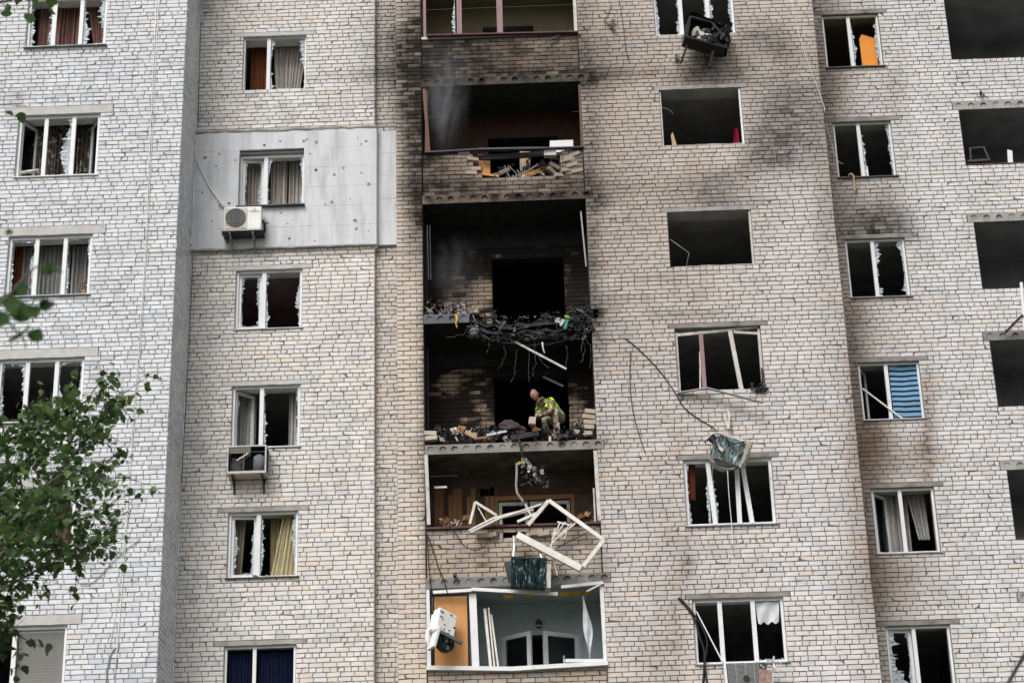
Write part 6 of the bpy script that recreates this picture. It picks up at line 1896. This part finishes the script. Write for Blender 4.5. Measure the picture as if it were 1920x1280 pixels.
    for nm, lo, hi, off, band in (('vest', .02, 1.35, .026, True), ('plate_carrier', .25, 1.0, .034, False)):
        used, vs, fs, ms = {}, [], [], []
        for f, e in torso:
            c = sum((V[i] for i in f), Vector()) / len(f); n = sum((N_[i] for i in f), Vector()).normalized()
            t = (c - ax0).dot(ax1 - ax0) / (ax1 - ax0).length_squared
            front = n.dot(Vector((-.75, -.30, -.60)))
            if e[1].startswith('sh') and (c - Vector(J[e[1]])).length < .045: continue
            if nm == 'vest' and not (lo < t < hi and front < .62): continue
            if nm == 'plate_carrier' and not (lo < t < hi and front >= .60): continue
            ids = []
            for i in f:
                if i not in used: used[i] = len(vs); vs.append(V[i] + N_[i] * off)
                ids.append(used[i])
            fs.append(tuple(ids)); ms.append(1 if band and (.22 < t < .36 or .62 < t < .76) else 0)
        mm = MB(); mm.v = [tuple(v) for v in vs]; mm.f = fs; mm.m = ms
        o = mm.build_local(nm, [VEST, REFL] if band else [ARMOUR], root, True)
        sol = o.modifiers.new('thickness', 'SOLIDIFY'); sol.thickness = .012; sol.offset = -1
    m = MB()
    nk = Vector((-.31, -.02, .70)); M_ = Matrix.Translation(nk) @ Euler((R(10), R(-50), 0)).to_matrix().to_4x4()
    m.tube([M_ @ Vector((.085 * math.cos(t), .09 * math.sin(t), .01 * math.sin(3 * t))) for t in [2 * math.pi * i / 18 for i in range(19)]], .03, 8)
    m.build_local('collar', CAMO, root, True)
    return root, F0


person, F0 = build_person()
m = MB(); m.bbox((0, 0, 0), (.13, .10, .15), (0, 0, 0), bev=.006); o = m.build('held_block', mat('pale_block', (.55, .43, .38), .9, .15, 14, .4, 30)); o.location = F0 + Vector((-.475, -.42, .12)); o.rotation_euler = (.05, .12, .2)
tag(o, 'pale brick gripped by the crouching person', 'brick')

# ------------------------------------------------------------------ trees
LEAFM = []
for k, c in enumerate(((.095, .175, .048), (.062, .130, .038), (.140, .215, .070))):
    mm = mat('leaf_green_%d' % k, c, .5, .2, 30, spec=.45)
    t = mm.node_tree; p = t.nodes['Principled BSDF']; src = p.inputs['Base Color'].links[0].from_socket
    tl = t.nodes.new('ShaderNodeBsdfTranslucent'); t.links.new(src, tl.inputs['Color']); mx = t.nodes.new('ShaderNodeMixShader'); mx.inputs[0].default_value = .34
    t.links.new(p.outputs[0], mx.inputs[1]); t.links.new(tl.outputs[0], mx.inputs[2]); t.links.new(mx.outputs[0], t.nodes['Material Output'].inputs['Surface'])
    LEAFM.append(mm)
BARK = mat('bark', (.10, .085, .07), .9, .3, 12, .6, 30)


def leaf_shape(seed):
    """a broad toothed leaf, tip along +x, slightly folded along its rib"""
    rs = random.Random(seed); out = []
    prof = [(0, .0), (.10, .26), (.22, .40), (.36, .46), (.44, .36), (.55, .40), (.68, .26), (.80, .20), (1.0, 0)]
    vs = [(0, 0, 0), (.3, 0, -.03), (.6, 0, -.05), (1, 0, -.10)]
    up, dn = [], []
    for s, lst in ((1, up), (-1, dn)):
        for x, y in prof[1:-1]:
            lst.append(len(vs)); vs.append((x + rs.uniform(-.03, .03), s * y * rs.uniform(.85, 1.1), .10 * y - .08 * x * x + rs.uniform(-.03, .03)))
    fs = []
    rib = [0, 0, 1, 1, 1, 2, 2, 2, 3]
    for lst, fl in ((up, False), (dn, True)):
        seq = [0] + lst + [3]; rb = [0, 0, 1, 1, 1, 2, 2, 2, 3]
        for i in range(len(seq) - 1):
            a, b, c, d = rb[i], rb[i + 1], seq[i + 1], seq[i]
            q = [x for j, x in enumerate((a, b, c, d)) if x not in (a, b, c, d)[:j]]
            if len(q) >= 3: fs.append(tuple(q[::-1] if fl else q))
    return vs, fs


SHAPES = [leaf_shape(s) for s in range(4)]


def catmull(c, sm=5):
    q = [c[0]] + list(c) + [c[-1]]; out = []
    for i in range(1, len(q) - 2):
        for s in range(sm):
            t = s / sm; p0, p1, p2, p3 = q[i - 1], q[i], q[i + 1], q[i + 2]
            out.append(.5 * (2 * p1 + (p2 - p0) * t + (2 * p0 - 5 * p1 + 4 * p2 - p3) * t * t + (3 * p1 - p0 - 3 * p2 + p3) * t ** 3))
    return out + [c[-1]]


def make_tree(name, label, base, trunk_top, limbs, leaf_size, per_m, twig, seed, n_single, r_base, dark=False, spread=.16):
    rs = random.Random(seed)
    root = empty(name, base); tag(root, label, 'tree')
    b = Vector(base)
    m = MB(); tp = [Vector((0, 0, -.1))] + [Vector((rs.uniform(-.08, .08), rs.uniform(-.08, .08), (Vector(trunk_top) - b).z * t)) for t in (.2, .45, .7)] + [Vector(trunk_top) - b]
    m.tube(catmull(tp), r_base, 12, r1=r_base * .35); m.build_local('trunk', BARK, root, True)
    leaves = []
    for (pts, r0) in limbs:
        pts = [Vector(p) - b for p in pts]
        # each limb leaves the trunk below its first point
        z0 = max(.3, pts[0].z - .9); start = Vector((0, 0, min(z0, (Vector(trunk_top) - b).z)))
        c = catmull([start] + pts)
        m = MB(); m.tube(c, r0, 7, r1=.004)
        n_t = 0
        for i in range(len(c) - 1):
            if i < 5: continue
            seg = (c[i + 1] - c[i])
            for k in range(max(1, int(seg.length * twig))):
                o = c[i] + seg * rs.random()
                d = (seg.normalized() * .9 + Vector((rs.gauss(0, .7), rs.gauss(0, .7), rs.gauss(.15, .6)))).normalized()
                ln = rs.uniform(.15, .45)
                tw = [o, o + d * ln * .5 + Vector((0, 0, rs.uniform(-.04, .05))), o + d * ln + Vector((0, 0, rs.uniform(-.10, .06)))]
                m.tube(tw, .0045, 4, r1=.002)
                for q in range(max(2, int(ln * per_m))):
                    t = rs.uniform(.1, 1.05); pos = tw[0].lerp(tw[2], t) + Vector((rs.gauss(0, .03), rs.gauss(0, .03), rs.gauss(-.02, .03)))
                    leaves.append((pos, leaf_size * rs.uniform(.6, 1.25)))
        m.build_local('limb', BARK, root, True)
    data = []
    for pos, s in leaves:
        an = rs.uniform(0, 6.283); pitch = rs.gauss(.55, .5)
        M_ = Matrix.Translation(pos) @ Euler((rs.gauss(0, .6), pitch, an)).to_matrix().to_4x4() @ Matrix.Scale(s, 4)
        data.append((M_, rs.randrange(len(SHAPES)), rs.choices((0, 1, 2), (5, 5, 2) if not dark else (2, 8, 0))[0]))
    # leaves that show in the picture, nearest first, become parts of their own
    P_ = np.array([tuple(d[0].translation + b) for d in data]); px, py = proj_np(P_)
    inside = [i for i in range(len(data)) if 0 < px[i] < 1900 and 0 < py[i] < 1270]
    inside.sort(key=lambda i: P_[i][1] - 4 * data[i][0].to_scale()[0])
    single_ = set(inside[:n_single])
    m = MB()
    for i, (M_, sh, mi) in enumerate(data):
        if i in single_: continue
        vs, fs = SHAPES[sh]; m.add([M_ @ Vector(v) for v in vs], fs, mi)
    crown = m.build_local('crown', LEAFM, root); tag(crown, kind='stuff')
    meshes = {}
    for i in sorted(single_):
        M_, sh, mi = data[i]
        if (sh, mi) not in meshes:
            me = bpy.data.meshes.new('leaf'); me.from_pydata(SHAPES[sh][0], [], SHAPES[sh][1]); me.materials.append(LEAFM[mi]); me.update(); meshes[(sh, mi)] = me
        o = bpy.data.objects.new('leaf', meshes[(sh, mi)]); COL.objects.link(o); o.parent = crown; o.matrix_local = M_
    return root, len(data), len(inside)


TY = 15.0
def T(px, py, dy=0): return pix(px, py, TY + dy)
limbs = [([T(-170, 1080), T(-20, 930, .3), T(74, 840, .2), T(140, 770, .0), T(169, 745, -.1)], .018), ([T(-180, 1000), T(-40, 860, -.4), T(66, 800, -.5), T(124, 755, -.5)], .018),
         ([T(-180, 1140), T(-30, 1010, .2), T(66, 930, .1), T(149, 840, .0), T(216, 745, -.1)], .018), ([T(-180, 1160), T(-20, 1010, .6), T(91, 955, .5), T(165, 900, .5), T(207, 860, .5)], .018),
         ([T(-180, 1200), T(-40, 1060, -.4), T(66, 1000, -.4), T(140, 975, -.5), T(185, 965, -.5)], .018), ([T(-180, 1240), T(-40, 1120, .2), T(55, 1050, .2), T(124, 1025, .2), T(194, 1012, .2)], .018),
         ([T(-180, 1260), T(-60, 1150, -.2), T(30, 1090, -.2), T(91, 1060, -.2), T(136, 1050, -.2)], .018), ([T(-180, 1180), T(-60, 960, .8), T(30, 880, .8), T(82, 850, .8), T(157, 820, .8)], .018),
         ([T(-180, 1100), T(-60, 900, 0), T(-10, 840, 0), T(40, 800, 0), T(57, 790, 0)], .018), ([T(-190, 1340), T(-90, 1240, .1), T(-20, 1200, .1), T(40, 1190, .1)], .018), ([T(-190, 1380), T(-90, 1290, -.1), T(-30, 1250, 0)], .018),
         ([T(-180, 1200), T(-30, 1080, -.7), T(55, 960, -.7), T(99, 900, -.7), T(149, 885, -.7), T(202, 900, -.7)], .018)]
tb = T(-320, 1100); tb = (tb.x, tb.y, 0)
make_tree('leafy_tree', 'green broad-leaved tree branch spread over the grey-white bay', tb, (tb[0], tb[1], T(-300, 800).z), limbs, .068, 28, 36.0, 5, 275, .16)
# high twigs reaching in at the corner
limbs = [([pix(-200, 130, 12), pix(-90, 40, 12), pix(-10, 8, 12), pix(45, -4, 12)], .02), ([pix(-200, 240, 12), pix(-90, 200, 12), pix(-25, 182, 12)], .02)]
tb2 = pix(-420, 200, 12)
make_tree('tall_tree', 'tall tree with only a few dark leaves reaching in at the top corner', (tb2.x, 12, 0), (tb2.x, 12, tb2.z), limbs, .085, 10, 2.6, 8, 10, .14, True)
# close twig, out of focus
CY = 5.2
limbs = [([pix(-260, 720, CY), pix(-80, 640, CY), pix(10, 560, CY), pix(60, 505, CY), pix(85, 500, CY)], .008), ([pix(-260, 740, CY), pix(-90, 620, CY), pix(-10, 590, CY), pix(35, 625, CY), pix(50, 650, CY)], .007)]
tb3 = pix(-600, 700, CY)
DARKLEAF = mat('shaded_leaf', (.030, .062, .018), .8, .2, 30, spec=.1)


def close_twig():
    rs = random.Random(3)
    root = empty('sapling', (tb3.x, CY, 0)); tag(root, 'blurred dark green leaves of a sapling close to the viewer', 'sapling')
    b = Vector((tb3.x, CY, 0))
    m = MB(); m.tube([(0, 0, -.05), (.03, 0, 1.0), (0, .02, 2.0), tb3 - b], .03, 8, r1=.012); m.build_local('trunk', BARK, root, True)
    for pts, r0 in limbs:
        m = MB(); m.tube(catmull([tb3 - b] + [p - b for p in pts]), r0, 6, r1=.002); m.build_local('limb', BARK, root, True)
    for (px_, py_, s, an) in ((88, 505, .045, .3), (95, 515, .04, 2.2), (62, 560, .045, 1.0), (30, 565, .055, 3.0), (12, 585, .05, 4.0), (40, 605, .06, 1.6), (35, 635, .075, 1.7), (60, 640, .045, 1.2), (72, 575, .04, .2), (50, 550, .04, 2.5), (20, 560, .05, 5), (10, 435, .02, 0), (45, 590, .05, .8), (5, 610, .045, 2)):
        vs, fs = SHAPES[rs.randrange(4)]
        p = pix(px_, py_, CY + rs.uniform(-.1, .1)) - b
        M_ = Matrix.Translation(p) @ Euler((R(66), 0, 0)).to_matrix().to_4x4() @ Euler((rs.uniform(-.5, .5), rs.uniform(-.5, .5), an)).to_matrix().to_4x4() @ Matrix.Scale(s * 1.25, 4)
        m = MB(); m.add([M_ @ Vector(v) for v in vs], fs); m.build_local('leaf', DARKLEAF, root)
    return root


close_twig()
m = MB(); m.tube(catmull([pix(1850, 1345, 7), pix(1885, 1290, 7), pix(1922, 1225, 7), pix(2010, 1090, 7), pix(2300, 800, 7)]), .007, 6)
tag(m.build('overhead_cable', BLACK, smooth=True), 'out-of-focus dark cable crossing the bottom corner', 'cable')

# ------------------------------------------------------------------ smoke
def smoke_material(name, dens, scale, lo, hi):
    m = bpy.data.materials.new(name); m.use_nodes = True
    t = m.node_tree; N = t.nodes; L_ = t.links; N.remove(N['Principled BSDF'])
    v = N.new('ShaderNodeVolumePrincipled'); v.inputs['Color'].default_value = (.80, .83, .88, 1); v.inputs['Anisotropy'].default_value = .0
    tc = N.new('ShaderNodeTexCoord'); mp = N.new('ShaderNodeMapping'); mp.inputs['Scale'].default_value = (1, 1, .45); L_.new(tc.outputs['Object'], mp.inputs['Vector'])
    n = N.new('ShaderNodeTexNoise'); n.inputs['Scale'].default_value = scale; n.inputs['Detail'].default_value = 4; n.inputs['Distortion'].default_value = .8; L_.new(mp.outputs[0], n.inputs['Vector'])
    r = N.new('ShaderNodeMapRange'); r.inputs['From Min'].default_value = lo; r.inputs['From Max'].default_value = hi; r.inputs['To Max'].default_value = dens; L_.new(n.outputs['Fac'], r.inputs['Value'])
    # thins out towards its rim (generated coordinates of the plume)
    gx = N.new('ShaderNodeVectorMath'); gx.operation = 'SUBTRACT'; gx.inputs[1].default_value = (.5, .5, .5); L_.new(tc.outputs['Generated'], gx.inputs[0])
    ln = N.new('ShaderNodeVectorMath'); ln.operation = 'LENGTH'; L_.new(gx.outputs[0], ln.inputs[0])
    f = N.new('ShaderNodeMapRange'); f.interpolation_type = 'SMOOTHSTEP'; f.inputs['From Min'].default_value = .5; f.inputs['From Max'].default_value = .02; L_.new(ln.outputs['Value'], f.inputs['Value'])
    mu = N.new('ShaderNodeMath'); mu.operation = 'MULTIPLY'; L_.new(r.outputs[0], mu.inputs[0]); L_.new(f.outputs[0], mu.inputs[1])
    L_.new(mu.outputs[0], v.inputs['Density']); L_.new(v.outputs[0], N['Material Output'].inputs['Volume'])
    return m


def plume(label, c, rx, ry, rz, m_):
    m = MB()
    m.sheet(lambda u, v: (rx * math.sin(math.pi * v) * math.cos(2 * math.pi * u), ry * math.sin(math.pi * v) * math.sin(2 * math.pi * u), -rz * math.cos(math.pi * v)), 20, 14)
    o = m.build('smoke', m_, smooth=True); o.location = c; tag(o, label, 'smoke', kind='stuff'); return o


plume('pale smoke wisp rising out of the broken parapet', P(836, 175, YR - .40), .60, .36, 1.75, smoke_material('smoke_wisp', 1.5, 2.8, .36, .80))
plume('thin haze of smoke in the upper burnt balcony', P(850, 505, YR + .55), .75, .5, 1.0, smoke_material('smoke_haze', .5, 2.2, .38, .7))
